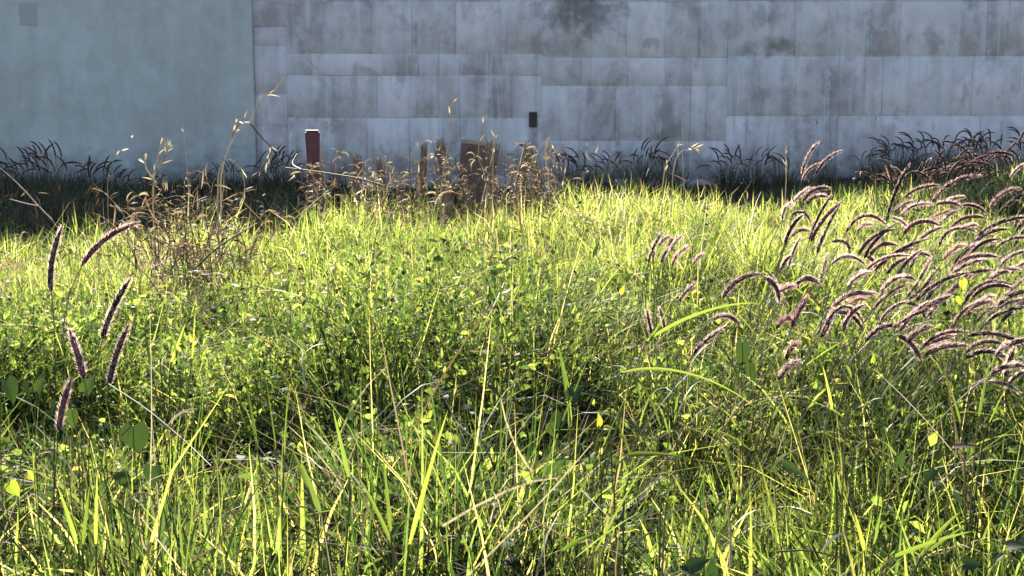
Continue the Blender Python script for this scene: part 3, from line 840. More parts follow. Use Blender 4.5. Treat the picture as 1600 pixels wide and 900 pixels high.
UNIQUE = {0: 'upper of two pale-rimmed foxtails rising against the shaded block wall', 1: 'arching foxtail whose tip bends right in front of the block wall',
          2: 'low foxtail tucked under the pair that rises against the block wall', 17: 'straight steep foxtail standing tallest in the middle of the leaning stand',
          20: 'thin bowed foxtail over bright grass beside the tallest straight foxtail', 21: 'long foxtail sweeping up to the right over the bright grass',
          26: 'hooked pinkish foxtail alone over green grass near the picture edge', 27: 'topmost foxtail at the picture edge below the shaded mound',
          29: 'rosy foxtail arched level in the heart of the stand', 36: 'longest thickest foxtail curving out of the picture edge',
          15: 'foxtail arched like a bridge on the near flank of the stand', 41: 'foxtail hooked over like a cane in the middle of the stand'}
def stand_labels():
    def zone(i):
        xa, ya, xb, yb, bow = STAND[i]
        x, y = (xa + xb) / 2, (ya + yb) / 2
        if x > 1575: return 'cut by the picture edge'
        if y > 535: return 'on the shaded lower fringe of the stand'
        if x < 1240: return 'outside the near flank of the stand'
        if x < 1300: return 'on the near flank of the stand'
        if y < 330: return 'on the upper rim of the stand'
        if x < 1400: return 'between flank and crowded middle of the stand'
        if x < 1500: return 'in the crowded middle of the stand'
        return 'beyond the crowded middle of the stand'
    def look(i):
        xa, ya, xb, yb, bow = STAND[i]
        a = math.degrees(math.atan2(ya - yb, abs(xb - xa)))
        L = math.hypot(xb - xa, yb - ya)
        size = 'long' if L > 62 else 'short'
        shape = 'drooping' if a < -5 else 'hooked' if bow > 0.24 else 'level' if a < 20 else 'slanting' if a < 48 else 'steep'
        return size + ' ' + shape
    out, seen = {}, {}
    for i in range(len(STAND)):
        if i in UNIQUE: out[i] = UNIQUE[i]
        else: seen.setdefault((look(i), zone(i)), []).append(i)
    rank = ['highest', 'second highest', 'third highest', 'fourth highest', 'fifth highest', 'sixth highest', 'seventh highest', 'eighth highest', 'ninth highest', 'tenth highest', 'eleventh highest', 'twelfth highest', 'thirteenth highest', 'fourteenth highest', 'fifteenth highest', 'sixteenth highest']
    for (lk, zn), ids in seen.items():
        ids.sort(key=lambda i: STAND[i][1] + STAND[i][3])
        for k, i in enumerate(ids):
            out[i] = lk + ' foxtail ' + zn + ('' if len(ids) == 1 else ', ' + ('lowest' if k == len(ids) - 1 else rank[min(k, 15)]) + ' such')
    return out
LABELS = stand_labels()
for i, (xa, ya, xb, yb, bow) in enumerate(STAND):
    ym = (ya + yb) / 2
    Y = 3.15 + np.clip((600 - ym) / 330, 0, 1.05) * 1.9 + random.uniform(-0.15, 0.15)
    if i in (0, 1, 2): Y = 5.0 + 0.05 * i
    A = at(xa, ya, Y); B = at(xb, yb, Y + random.uniform(-0.06, 0.06)); B = B + (B - A) * random.uniform(0.05, 0.28)
    lab, grp = LABELS[i], 'foxtails leaning in the wind at the right'
    foxtail(A, B, bow, lab, grp, seed=i, r=0.0052 * random.uniform(0.7, 1.25), blen=0.0090 * random.uniform(0.75, 1.3), nb=random.randint(340, 520))

LEFT = [((80, 455), (98, 352), .07, 3.25, 'upright foxtail with one bright edge, standing leftmost of all'),
        ((128, 415), (218, 347), .10, 3.25, 'thick dark foxtail arching right above the upright one'),
        ((160, 530), (206, 432), .05, 3.1, 'wine red foxtail leaning right, middle height of the small clump'),
        ((170, 603), (202, 506), .04, 3.0, 'dark red foxtail just below and right of the leaning wine red one'),
        ((131, 592), (108, 513), .03, 2.95, 'reddish foxtail tilted to the left in the small clump'),
        ((92, 672), (112, 590), .04, 2.85, 'lowest mauve foxtail deep in the grass near the heart-shaped leaves')]
for i, (a, b_, bow, Y, lab) in enumerate(LEFT):
    foxtail(at(*a, Y), at(*b_, Y + 0.02), bow, lab, 'lone foxtails in the left foreground', seed=300 + i, r=0.0062, blen=0.010, nb=520, root_off=(random.uniform(-.05, .05), random.uniform(-.03, .05)))
MIDC = [(640, 330, 715, 175, .06), (690, 250, 745, 205, .1), (725, 270, 760, 215, .06), (740, 275, 800, 200, .06), (775, 300, 825, 255, .08), (850, 340, 900, 285, .08), (660, 320, 672, 230, .04), (700, 330, 735, 260, .05), (752, 345, 775, 290, .04)]
ML = ['tallest pinkish foxtail of the small mid-field tuft', 'foxtail with dark tip just right of the tallest in the mid-field tuft', 'short upright foxtail inside the small mid-field tuft', 'straight pink foxtail leaning right in the mid-field tuft',
      'low foxtail at the right side of the mid-field tuft', 'lone foxtail set apart to the right of the mid-field tuft', 'nearly vertical foxtail at the left side of the mid-field tuft', 'half hidden foxtail at the foot of the mid-field tuft', 'pale pink stub of a foxtail under the mid-field tuft']
for i, (xa, ya, xb, yb, bow) in enumerate(MIDC):
    Y = 4.9 + random.uniform(-.1, .1)
    foxtail(at(*z7(xa, ya), Y), at(*z7(xb, yb), Y), bow, ML[i], 'pinkish foxtails in mid-field', seed=400 + i, r=0.0046, blen=0.012, nb=260, root_off=(random.uniform(-.08, .03), random.uniform(-.05, .05)), leaf=False)
for i, (rec, Y, lab) in enumerate([((785, 510, 870, 420, .06), 4.3, 'soft pink foxtail below the mid-field tuft'), ((850, 760, 990, 640, .06), 3.4, 'dark foxtail with pale rim leaning over the low weeds'),
                                   ((655, 655, 632, 545, .03), 3.8, 'thin upright reddish foxtail beside the long arching blade'), ((715, 640, 690, 540, .03), 3.85, 'second upright reddish foxtail beside the long arching blade'),
                                   ((940, 590, 1060, 620, .2), 3.7, 'faded foxtail bowed low among the weeds')]):
    foxtail(at(*z7(*rec[:2]), Y), at(*z7(*rec[2:4]), Y), rec[4], lab, 'single foxtails among the low weeds', seed=450 + i, nb=260, r=0.0040, blen=0.009, root_off=(random.uniform(-.1, .02), 0.0))

# ------------------------------------------------------------------ shaded foxtail tufts along the walls
def tuft_proto(seed, nheads, height, spread, lean, arch):
    rg = np.random.default_rng(seed)
    e = root_empty('foxtail_tuft', (0, 0, 0))
    lb = Bunch(); n = 170
    p = np.stack([rg.normal(0, spread * 0.35, n), rg.normal(0, spread * 0.35, n), np.zeros(n)], -1)
    hd = np.arctan2(p[:, 1], p[:, 0]) + rg.normal(0, 0.6, n)
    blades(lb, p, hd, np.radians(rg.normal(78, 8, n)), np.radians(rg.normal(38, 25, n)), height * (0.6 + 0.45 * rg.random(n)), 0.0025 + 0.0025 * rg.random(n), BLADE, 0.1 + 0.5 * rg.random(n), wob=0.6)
    tag(link('blades', lb.mesh('blades'), M_SHADE, e), kind='stuff')  # blade colour darkened for the shade by the walls
    for k in range(nheads):
        a = rg.uniform(0, 6.28); rr = spread * math.sqrt(rg.random())
        x = rr * math.cos(a); y = rr * math.sin(a) * 0.6
        h = height * (0.75 + 0.35 * rg.random())
        A = np.array([x + lean * 0.5 * h, y, h * 0.86])
        L = rg.uniform(0.17, 0.24)
        ang = rg.normal(0.8, 0.45) - arch * 0.5
        s = 1 if (x + lean * 0.3 > 0 or rg.random() < 0.6) else -1
        B = A + L * np.array([s * math.cos(ang), rg.normal(0, 0.25), math.sin(ang)])
        C = head_curve(A, B, 0.14 + 0.25 * arch * rg.random(), 9)
        root = np.array([x * 0.4, y * 0.4, -0.01])
        T0 = unit(C[1] - C[0])
        S = bez(root, root + np.array([0, 0, h * 0.4]), A - T0 * h * 0.3, A, 8)
        st = Bunch(); tube(st, S, np.linspace(0.0022, 0.0014, 8), 4)
        link('stem', st.mesh('stem'), M_STEM, e)
        core, bb = head_meshes(C, 0.0080, 130, 0.013, rg)
        for q, t in zip(bb.v, bb.t): pass
        hdn = link('seed_head', core.mesh('seed_head'), M_CORE, e)
        bme = bb.mesh('bristles')
        link('bristles', bme, M_BRIS, hdn)
    return e
protos = [tuft_proto(61, 12, 0.62, 0.24, 0.15, 0.0), tuft_proto(62, 12, 0.56, 0.26, 0.25, 0.3), tuft_proto(63, 15, 0.60, 0.32, 0.1, 0.9), tuft_proto(64, 10, 0.5, 0.24, 0.0, 0.2)]
used = set()
def place_tuft(px, ytop, Y, v, label, group, s=None, rz=None):
    if Y > 10.8: Y += 1.3
    """a tuft whose seed heads reach the height the photograph shows"""
    p = at(px, ytop, Y)
    g = float(gz(p[0], Y))
    hgt = [0.70, 0.63, 0.66, 0.56][v]
    sc = (p[2] - g) / hgt if s is None else s
    if v in used: o = copy_tree(protos[v])
    else: o = protos[v]; used.add(v)
    o.location = (p[0], Y, g)
    o.scale = (min(sc, 1.25), min(sc, 1.25), sc)
    o.rotation_euler = (0, 0, random.choice([random.uniform(-0.8, 0.8), random.uniform(2.2, 4.0)]) if rz is None else rz)
    tag(o, label, 'foxtail tuft', group)
LW = 'shaded foxtail tufts against the smooth wall'
for i, (px, yt, Y, v, lab) in enumerate([
        (-55, 228, 11.2, 1, 'shaded foxtail tuft cut off by the picture edge under the smooth wall'),
        (12, 232, 11.0, 0, 'dark foxtail tuft in the corner of the picture under the smooth wall'),
        (52, 222, 11.4, 1, 'tallest dark foxtail tuft under the smooth wall, second from the corner'),
        (95, 228, 11.0, 0, 'dark foxtail tuft under the smooth wall, third from the corner'),
        (135, 243, 11.4, 3, 'low dark foxtail tuft where the row under the smooth wall thins out'),
        (185, 258, 11.2, 1, 'dark foxtail tuft below the floating pale seed spike'),
        (228, 268, 11.5, 3, 'low dark tuft just behind the cream-leaved dry plant'),
        (305, 262, 11.6, 0, 'dark foxtail tuft between the cream-leaved plant and the arching dry stalk'),
        (350, 250, 11.7, 1, 'dark foxtail tuft behind the arching dry stalk'),
        (405, 240, 11.9, 0, 'dark foxtail tuft at the joint of the two walls'),
        (445, 228, 12.0, 1, 'dark foxtail tuft left of the red post')]):
    place_tuft(px, yt, Y, v, lab, LW)
RW = 'shaded foxtail tufts against the block wall'
for i, (px, yt, Y, v, lab) in enumerate([
        (905, 232, 12.0, 3, 'dark foxtail tuft right of the brown dead weeds'), (950, 236, 12.1, 1, 'small dark foxtail tuft under the middle of the block wall'), (1000, 220, 12.0, 0, 'taller dark foxtail tuft under the middle of the block wall'),
        (1050, 238, 12.1, 3, 'dark foxtail tuft behind the pale curled seed heads'), (1140, 226, 12.0, 1, 'dark foxtail tuft starting the clump left of the rising pair'), (1180, 232, 12.1, 0, 'dark foxtail tuft in the middle of the clump left of the rising pair'),
        (1225, 240, 12.0, 3, 'dark foxtail tuft just left of the rising pale-rimmed pair'), (1290, 252, 12.2, 3, 'low dark tuft behind the rising pale-rimmed pair'),
        (1365, 232, 12.1, 2, 'arching dark foxtail tuft at the left end of the shaded mound'), (1405, 215, 12.1, 2, 'second arching foxtail tuft of the shaded mound'), (1450, 208, 12.2, 2, 'middle arching foxtail tuft of the shaded mound'),
        (1500, 206, 12.2, 2, 'arching foxtail tuft on the crest of the shaded mound'), (1545, 203, 12.1, 2, 'arching foxtail tuft at the right end of the shaded mound'), (1425, 240, 11.8, 2, 'lower arching foxtail tuft in front of the shaded mound'),
        (1480, 235, 11.8, 1, 'lower dark tuft below the crest of the shaded mound'), (1620, 200, 12.0, 2, 'arching foxtail tuft past the right edge of the mound')]):
    place_tuft(px, yt, Y, v, lab, RW)
LITT = 'sunlit cream foxtails by the mound'
for i, (px, yt, Y, v, lab) in enumerate([(1440, 248, 10.3, 3, 'sunlit cream foxtail tuft in front of the shaded mound'), (1500, 232, 10.2, 1, 'bright cream foxtail tuft catching sun below the mound crest'), (1555, 222, 10.2, 2, 'sunlit cream foxtail tuft at the right of the mound'),
                                         (1590, 200, 10.0, 0, 'tallest sunlit foxtail tuft in the upper corner by the mound'), (1408, 262, 10.4, 3, 'small sunlit foxtail tuft at the foot of the mound')]):
    place_tuft(px, yt, Y, v, lab, LITT)

# ------------------------------------------------------------------ dry stalks and dead weeds
def stalk(name, label, cat, lines, Y, mat, r=0.004, group=None, spikes=0, spike_mat=None, ground_to=None, spike_len=0.045):
    """lines: polylines in photograph pixels at distance Y; the first one is the main stem and is carried down to the soil"""
    pts0 = [at(x, y, Y) for x, y in lines[0]]
    gx, gy = pts0[0][0] if ground_to is None else at(ground_to, 300, Y)[0], Y
    base = np.array([gx, gy, float(gz(gx, gy)) - 0.01])
    e = root_empty(name, base)
    tag(e, label, cat, group)
    rg = np.random.default_rng(int(abs(gx) * 1000) + 5)
    for k, ln in enumerate(lines):
        P = [at(x, y, Y) + np.array([0, rg.normal(0, 0.03) if 0 < i else 0, 0]) for i, (x, y) in enumerate(ln)]
        if k == 0: P = [base] + P
        C = smooth_line(P, 8 * len(P)) - base
        C[1:-1] += rg.normal(0, 0.0012, C[1:-1].shape)
        b = Bunch(); tube(b, C, np.linspace(r, r * 0.45, len(C)), 5)
        link('stem' if k == 0 else 'branch', b.mesh('stem'), mat, e)
        for s in range(spikes):
            i = int(rg.uniform(0.45 if k == 0 else 0.1, 1.0) * (len(C) - 2))
            t = unit(C[i + 1] - C[i]); s_ = 1 if s % 2 else -1
            sb = Bunch()
            hd = math.atan2(t[1] + 0.1, t[0] * 1.0 + 1e-4) + rg.normal(0, 0.5)
            el = math.asin(np.clip(t[2], -1, 1)) + 0.35 * s_
            blades(sb, C[i][None], np.array([hd]), np.array([el]), np.array([el - 0.4 * rg.random()]), np.array([spike_len * rg.uniform(0.6, 1.3)]), np.array([0.0045 * rg.uniform(0.7, 1.3)]), LEAF, np.array([0.7]), roll=np.array([rg.random() * 3]))
            link('spikelet', sb.mesh('spikelet'), spike_mat or M_PALE, e)
    return e

stalk('dry_stalk', 'tall arching dry stalk with pale spikelets reaching up the wall joint', 'dry stalk',
      [[(345, 300), (352, 249), (362, 215), (372, 190), (391, 193), (405, 160), (430, 140), (446, 121)], [(391, 193), (408, 216), (425, 233), (410, 262), (392, 278)], [(362, 215), (370, 200), (385, 180)]],
      8.2, M_STRAWR, 0.0055, spikes=12, spike_len=0.06)
stalk('dry_stalk', 'bent dry stalk curling over like a hook below the arching one', 'dry stalk', [[(340, 310), (346, 258), (358, 250), (376, 262), (381, 290), (379, 316)]], 8.0, M_STRAWR, 0.006, spikes=7, spike_len=0.06)
stalk('dry_plant', 'cream-leaved dry plant lit against the smooth wall', 'dry plant', [[(240, 330), (243, 285), (250, 245), (256, 217)], [(243, 285), (232, 262), (224, 242)], [(248, 262), (262, 240), (266, 226)]], 8.3, M_PALE, 0.007, spikes=11, spike_len=0.07)
stalk('dry_stalk', 'hair-thin dry stalk right of the cream-leaved plant', 'dry stalk', [[(296, 320), (291, 250), (286, 214), (285, 182)]], 8.4, M_STRAWR, 0.002, spikes=2)
stalk('dry_stalk', 'thin leaning stalk with a white seed spike before the smooth wall', 'dry stalk', [[(168, 300), (178, 252), (195, 226), (212, 202)]], 9.0, M_STRAWR, 0.0022, spikes=3, spike_len=0.05)
M_TWIG = plain_mat('brown_twig_bark', [(0.3, (0.09, 0.045, 0.03)), (0.7, (0.20, 0.12, 0.08))], 40, 0.8)
def twig(name, label, lines, Y0, Y1, r, mat):
    a = at(*lines[0][0], Y0)
    e = root_empty(name, a); tag(e, label, 'twig')
    for k, ln in enumerate(lines):
        P = [at(x, y, Y0 + (Y1 - Y0) * i / (len(ln) - 1)) for i, (x, y) in enumerate(ln)]
        C = smooth_line(P, 8 * len(P)) - a
        b = Bunch(); tube(b, C, np.linspace(r, r * 0.5, len(C)), 6)
        link('stem' if k == 0 else 'branch', b.mesh('twig'), mat, e)
twig('fallen_twig', 'reddish bare twig slanting down from the picture edge into the grass', [[(82, 345), (60, 322), (40, 300), (20, 280), (-10, 255)], [(60, 322), (40, 318), (15, 311)]], 7.2, 7.6, 0.0045, M_TWIG)
twig('fallen_twig', 'pale forked twig lying level beside the red post', [[(598, 290), (560, 279), (520, 272), (480, 266), (446, 262)], [(470, 265), (457, 256), (464, 240)]], 9.2, 9.5, 0.007, M_STRAWR)
twig('fallen_twig', 'dark curved stem rising through the grass before the bright patch', [[(305, 420), (330, 395), (365, 370), (402, 349)]], 5.6, 5.8, 0.0045, M_STEM)

# lit dry stalks in front of the block wall
for lines, Y, sp, lab in [
        ([[(690, 290), (701, 225), (704, 175), (714, 140)]], 9.6, 4, 'tallest dry stalk with white tip in the middle of the block wall'),
        ([[(668, 280), (671, 210), (671, 163)]], 9.8, 2, 'fine upright stalk with one white leaf left of the tallest'),
        ([[(760, 290), (748, 245), (752, 205), (757, 185), (759, 156)]], 9.6, 3, 'crooked pale stalk with upright tip among the brown weeds'),
        ([[(770, 290), (771, 230), (776, 203), (787, 173)]], 9.7, 3, 'pale stalk with slanting white tip right of the crooked one'),
        ([[(655, 290), (650, 245), (653, 210)]], 9.8, 3, 'short stout dry stalk with knobbed top above the brown weeds'),
        ([[(858, 290), (853, 250), (852, 222), (860, 216), (862, 235)]], 9.9, 3, 'dry stalk with a bent over top at the end of the brown weeds'),
        ([[(1068, 300), (1066, 225), (1066, 175)]], 10.2, 2, 'hair-thin stalk with pale tip before the middle blocks'),
        ([[(1228, 290), (1226, 255), (1229, 228)]], 10.3, 6, 'pale upright seed spike left of the rising foxtail pair'),
        ([[(1300, 300), (1296, 190), (1300, 128)]], 12.9, 2, 'very thin dark stalk reaching high up the block wall'),
        ([[(1275, 290), (1277, 215), (1275, 182)]], 12.9, 2, 'thin dark stalk above the rising foxtail pair'),
        ([[(1362, 290), (1366, 200), (1374, 172)]], 13.1, 2, 'thin dark stalk over the left end of the mound'),
        ([[(1050, 300), (1055, 250), (1075, 232), (1100, 232)]], 10.2, 8, 'pale curled seed head bending right before the shaded tufts'),
        ([[(1035, 300), (1040, 260), (1052, 240), (1062, 226)]], 10.2, 6, 'pale seed head leaning up before the shaded tufts'),
        ([[(880, 310), (882, 270), (888, 240)]], 9.9, 6, 'yellowish dry stalk standing right of the brown weeds')]:
    dark = 'dark' in lab
    stalk('dry_stalk', lab, 'dry stalk', lines, Y, M_STEM if dark else M_PALE, 0.0022 if 'thin' in lab or 'fine' in lab else 0.0045, group='dry stalks before the block wall', spikes=sp, spike_mat=M_RUSTR if dark else M_PALE, spike_len=0.06)

def dead_weed(px, ytop, Y, label, group, seed, nst=9, mat=M_RUSTR, lmat=M_RUST, spread=0.16):
    rg = np.random.default_rng(seed)
    top = at(px, ytop, Y); g = float(gz(top[0], Y)); h = top[2] - g
    e = root_empty('dead_weed', (top[0], Y, g)); tag(e, label, 'dead weed', group)
    for k in range(nst):
        hh = h * (1.0 if k == 0 else rg.uniform(0.5, 0.98))
        dx = rg.normal(0, spread); dy = rg.normal(0, spread * 0.7)
        P = [np.array([dx * 0.15, dy * 0.15, -0.01]), np.array([dx * 0.4 + rg.normal(0, .02), dy * 0.4, hh * 0.45]), np.array([dx * 0.8 + rg.normal(0, .03), dy * 0.8, hh * 0.8]), np.array([dx * 1.1, dy, hh])]
        C = smooth_line(P, 14)
        b = Bunch(); tube(b, C, np.linspace(0.0045, 0.0014, len(C)), 5)
        s = link('stem', b.mesh('stem'), mat, e)
        lb = Bunch(); n = 16
        i = rg.integers(2, len(C) - 1, n)
        Ls = rg.uniform(0.03, 0.10, n)
        blades(lb, C[i], rg.random(n) * 6.28, np.radians(rg.normal(30, 35, n)), np.radians(rg.normal(-50, 35, n)), Ls, Ls * rg.uniform(0.025, 0.085, n), LEAF, rg.random(n), roll=rg.random(n) * 3, wob=1.5)
        link('withered_leaves', lb.mesh('withered_leaves'), lmat, s)
DW = 'dead brown weeds by the bright patch'
for i, (px, yt, Y, lab) in enumerate([(262, 262, 8.2, 'reddish dead weed under the cream-leaved dry plant'), (290, 300, 7.6, 'tangled brown dead weed left of the bright patch'), (325, 290, 7.9, 'brown dead weed between the hooked stalk and the bright patch'),
                                      (215, 315, 7.8, 'low greyish dead weed left of the reddish one'), (375, 305, 8.0, 'brown dead weed below the joint of the walls'), (335, 375, 6.6, 'nearest dark tangle of dead weed in front of the bright patch'),
                                      (285, 385, 6.4, 'dead weed with reddish stems lower in the grass'), (245, 345, 7.2, 'thin dead weed behind the arching dark foxtail')]):
    dead_weed(px, yt, Y, lab, DW, 500 + i, nst=9, spread=0.16, lmat=(M_RUST, M_STRAW)[i % 3 == 0])
DC = 'dead brown weeds before the block wall'
for i, (px, yt, Y, lab) in enumerate([(545, 243, 10.4, 'brown dead weed right of the red post'), (590, 236, 10.6, 'brown dead weed second from the red post'), (640, 232, 10.5, 'brown dead weed below the short stout stalk'), (690, 218, 10.4, 'brown dead weed at the near side of the rusty board'),
                                      (735, 222, 10.2, 'brown dead weed in front of the rusty board'), (785, 222, 10.4, 'brown dead weed just right of the rusty board'), (825, 224, 10.5, 'brown dead weed below the dark outlet'), (865, 232, 10.4, 'last brown dead weed before the dark foxtail tufts'),
                                      (610, 262, 9.9, 'low tan dead weed at the end of the level twig'), (510, 250, 10.0, 'thin dead weed leaning on the red post')]):
    dead_weed(px, yt - 4, Y, lab, DC, 540 + i, nst=11, spread=0.12, lmat=(M_RUST, M_STRAW)[i % 2])

def make_post():
    Y = 11.2
    c = at(489, 250, Y); g = float(gz(c[0], Y)); top = at(489, 204, Y)[2]
    root = root_empty('red_post', (c[0], Y, g)); tag(root, 'dark red painted post with a wider top, its edge coloured as sunlit', 'post')
    m = plain_mat('dark_red_paint', [(0.3, (0.06, 0.008, 0.012)), (0.6, (0.13, 0.014, 0.022)), (0.8, (0.06, 0.025, 0.02))], 34, 0.55)
    import bmesh
    bm = bmesh.new()
    bmesh.ops.create_cube(bm, size=1)
    H = top - g
    for v in bm.verts:
        up = v.co.z > 0
        w = 0.115 if up else 0.05
        v.co = Vector((v.co.x * w + (0.0 if up else 0.012), v.co.y * 0.07, H if up else -0.05))
    bmesh.ops.bevel(bm, geom=list(bm.edges), offset=0.014, segments=3, affect='EDGES')
    me = bpy.data.meshes.new('shaft'); bm.to_mesh(me); bm.free()
    link('shaft', me, m, root)
    m2 = plain_mat('lit_edge_pale', [(0.3, (0.30, 0.22, 0.20)), (0.7, (0.5, 0.42, 0.40))], 40, 0.7)  # pale colour stands in for sun on the post's top edge
    link('lit_edge', box_mesh('lit_edge', -0.056, 0.050, -0.026, 0.026, H - 0.002, H + 0.004, 0.0015), m2, root)
make_post()
stalk('dry_stalk', 'pale curved stalk hooking to the right beside the red post', 'dry stalk', [[(507, 270), (504, 235), (507, 210), (516, 195), (529, 187)]], 10.2, M_PALE, 0.005, spikes=0)

def make_board():
    Y = 12.4
    c = at(735, 250, Y); g = float(gz(c[0], Y)); top = at(735, 220, Y)[2]
    root = root_empty('rusty_board', (c[0], Y, g)); tag(root, 'low rust-brown board with a tan top edge standing in dead weeds', 'board')
    root.rotation_euler = (math.radians(-9), math.radians(7), math.radians(14))
    m = plain_mat('rusty_sheet', [(0.3, (0.07, 0.035, 0.025)), (0.5, (0.15, 0.075, 0.048)), (0.75, (0.11, 0.085, 0.08))], 9, 0.8)
    m2 = plain_mat('tan_edge', [(0.3, (0.30, 0.20, 0.14)), (0.7, (0.42, 0.30, 0.22))], 20, 0.8)
    H = top - g
    link('sheet', box_mesh('sheet', -0.13, 0.15, -0.01, 0.01, -0.03, H, 0.003), m, root)
    link('edge_strip', box_mesh('edge_strip', -0.125, 0.145, -0.018, 0.016, H - 0.03, H + 0.006, 0.003), m2, root)
make_board()

def make_stake(px, ytop, Y, w, lean, label):
    c = at(px, 260, Y); g = float(gz(c[0], Y)); top = at(px, ytop + 6, Y)[2]; H = top - g
    root = root_empty('wooden_stake', (c[0], Y, g)); tag(root, label, 'stake', 'weathered brown stakes before the block wall')
    root.rotation_euler = (math.radians(random.uniform(-6, 6)), math.radians(lean * 1.8), math.radians(random.uniform(-30, 30)))
    b = Bunch(); n = 9
    t = np.linspace(-0.06, 1, n); pts = np.stack([0.006 * np.sin(t * 5 + px), 0.004 * np.cos(t * 4), t * H], -1)
    w = w * 1.35
    tube(b, pts, w * (1 - 0.25 * t) * (0.9 + 0.2 * rng.random(n)), 7)
    for q in b.v: q += rng.normal(0, 0.0025, q.shape)
    link('shaft', b.mesh('shaft'), M_STAKE, root)
    s2 = Bunch()
    for k in range(6):
        a = k * 1.05; p = pts[-1] + np.array([math.cos(a), math.sin(a), 0]) * w * 0.45 - np.array([0, 0, 0.02])
        tube(s2, [p, p + np.array([0.002, 0, 0.03]), p + np.array([0.004 * math.cos(a), 0.003, 0.03 + rng.uniform(0.01, 0.04)])], [w * 0.35, w * 0.28, 0.001], 5)
    link('splintered_top', s2.mesh('splintered_top'), M_SPLINT, root)
M_STAKE = plain_mat('weathered_brown_wood', [(0.3, (0.09, 0.045, 0.032)), (0.5, (0.18, 0.10, 0.065)), (0.75, (0.26, 0.19, 0.14))], 26, 0.85, 0.6)
M_SPLINT = plain_mat('splintered_pale_wood', [(0.3, (0.20, 0.15, 0.11)), (0.7, (0.36, 0.29, 0.22))], 40, 0.85, 0.5)
for (px, yt, Y, w, ln, lab) in [(652, 222, 11.3, 0.026, 3, 'thin brown stake with a pale splintered top below the upright white leaf'), (704, 216, 11.6, 0.034, -4, 'brown stake left of the rusty board'), (752, 222, 11.1, 0.026, 6, 'leaning brown stake in front of the rusty board'),
                                (775, 218, 11.8, 0.032, -3, 'brown stake right of the rusty board'), (806, 226, 11.4, 0.034, 5, 'short brown stake left of and below the dark outlet'), (855, 218, 11.5, 0.030, -8, 'last brown stake, tilted, beside the dark foxtail tufts'), (553, 240, 11.8, 0.034, 2, 'low brown stake right of the red post'), (606, 244, 11.6, 0.028, -5, 'lowest brown stake between the red post and the thin stake')]:
    make_stake(px, yt, Y, w, ln, lab)

# ------------------------------------------------------------------ single plants in the foreground
def folded_blade(P0, P1, bow, w, n=12, sag=np.array([0, 0, 1.0]), rg=None):
    """one broad grass blade from P0 to P1 with a keeled cross-section"""
    P0 = np.asarray(P0, float); P1 = np.asarray(P1, float)
    L = np.linalg.norm(P1 - P0)
    C = bez(P0, P0 + (P1 - P0) * 0.3 + sag * bow * L, P0 + (P1 - P0) * 0.7 + sag * bow * L, P1, n)
    T = unit(np.gradient(C, axis=0))
    view = unit(rng.normal(0, 0.55, 3) + np.array([0.15, -0.9, 0.45]))
    S = unit(np.cross(T, view)); Nn = np.cross(S, T)
    u = np.linspace(0, 1, n)
    W = 0.62 * w * np.clip(np.minimum(0.55 + u * 3, 1.15 * (1 - u) ** 0.65), 0.02, 1)
    V = np.stack([C - S * W[:, None] + Nn * (W * 0.35)[:, None], C, C + S * W[:, None] + Nn * (W * 0.35)[:, None]], 1).reshape(-1, 3)
    Q = [(i * 3 + j, i * 3 + j + 1, i * 3 + j + 4, i * 3 + j + 3) for i in range(n - 1) for j in range(2)]
    b = Bunch(); b.add(V, Q)
    return b

def grass_plant(label, Y, specs, group=None, rx=None, w=0.006, extra=0, name='grass_clump', mat=M_BLADE):
    """specs: (x0, y0, x1, y1, bow) blades in photograph pixels; extra short blades fill the foot"""
    cx = sum(s[0] for s in specs) / len(specs) if rx is None else rx
    c = at(cx, 600, Y)
    root = np.array([c[0], Y, float(gz(c[0], Y))])
    e = root_empty(name, root); tag(e, label, 'grass', group)
    rg = np.random.default_rng(int(cx * 7 + Y * 100))
    for (xa, ya, xb, yb, bow) in specs:
        A = at(xa, ya, Y + rg.uniform(-.05, .05)); B = at(xb, yb, Y + rg.uniform(-0.1, 0.1))
        stem = Bunch()
        S = bez(root, root + np.array([0, 0, (A[2] - root[2]) * 0.5]), A - unit(B - A) * 0.06, A, 8) - root
        tube(stem, S, np.linspace(0.0022, 0.0016, 8), 5)
        link('stem', stem.mesh('stem'), M_STEM, e)
        b = folded_blade(A, B, bow, w * rg.uniform(0.85, 1.2))
        for q in b.v: q -= root
        link('blade', b.mesh('blade'), mat, e)
    for k in range(extra):
        A = root + np.array([rg.normal(0, 0.03), rg.normal(0, 0.03), 0.02])
        a = rg.uniform(0, 6.28); h = rg.uniform(0.22, 0.42)
        B = A + np.array([math.cos(a) * 0.12, math.sin(a) * 0.12, h])
        b = folded_blade(A, B, rg.uniform(0.0, 0.15), w * rg.uniform(0.6, 1.0), sag=np.array([-math.cos(a), -math.sin(a), 0.2]))
        for q in b.v: q -= root
        link('blade', b.mesh('blade'), mat, e)
grass_plant('long arching green blade bowed to the right over the low weeds', 2.9, [(972, 582, 1185, 640, .16)], rx=975, w=0.0052)
grass_plant('long slim blade bending right above the weeds toward the foxtails', 3.4, [(1010, 532, 1190, 474, .12), (1012, 530, 1052, 462, -.1)], rx=930, w=0.008)
grass_plant('bright yellow green upright pair of blades over a heart leaf', 3.0, [(888, 625, 872, 540, .03), (890, 668, 886, 600, .02)], w=0.011)
grass_plant('crossed bright blades like a plus sign in the low weeds', 2.55, [(980, 712, 1066, 714, .05), (984, 742, 1030, 672, .03)], rx=990, w=0.009)
grass_plant('slanting pale blade pointing down right of the crossed blades', 2.4, [(1038, 770, 1062, 828, .02), (1042, 780, 1046, 762, .0)], w=0.007)
grass_plant('upright leafy grass clump at the centre of the bottom edge', 2.15, [(610, 830, 598, 705, .03), (640, 850, 700, 640, .03), (612, 850, 560, 745, .05), (655, 830, 668, 690, .02)], extra=16, w=0.006)
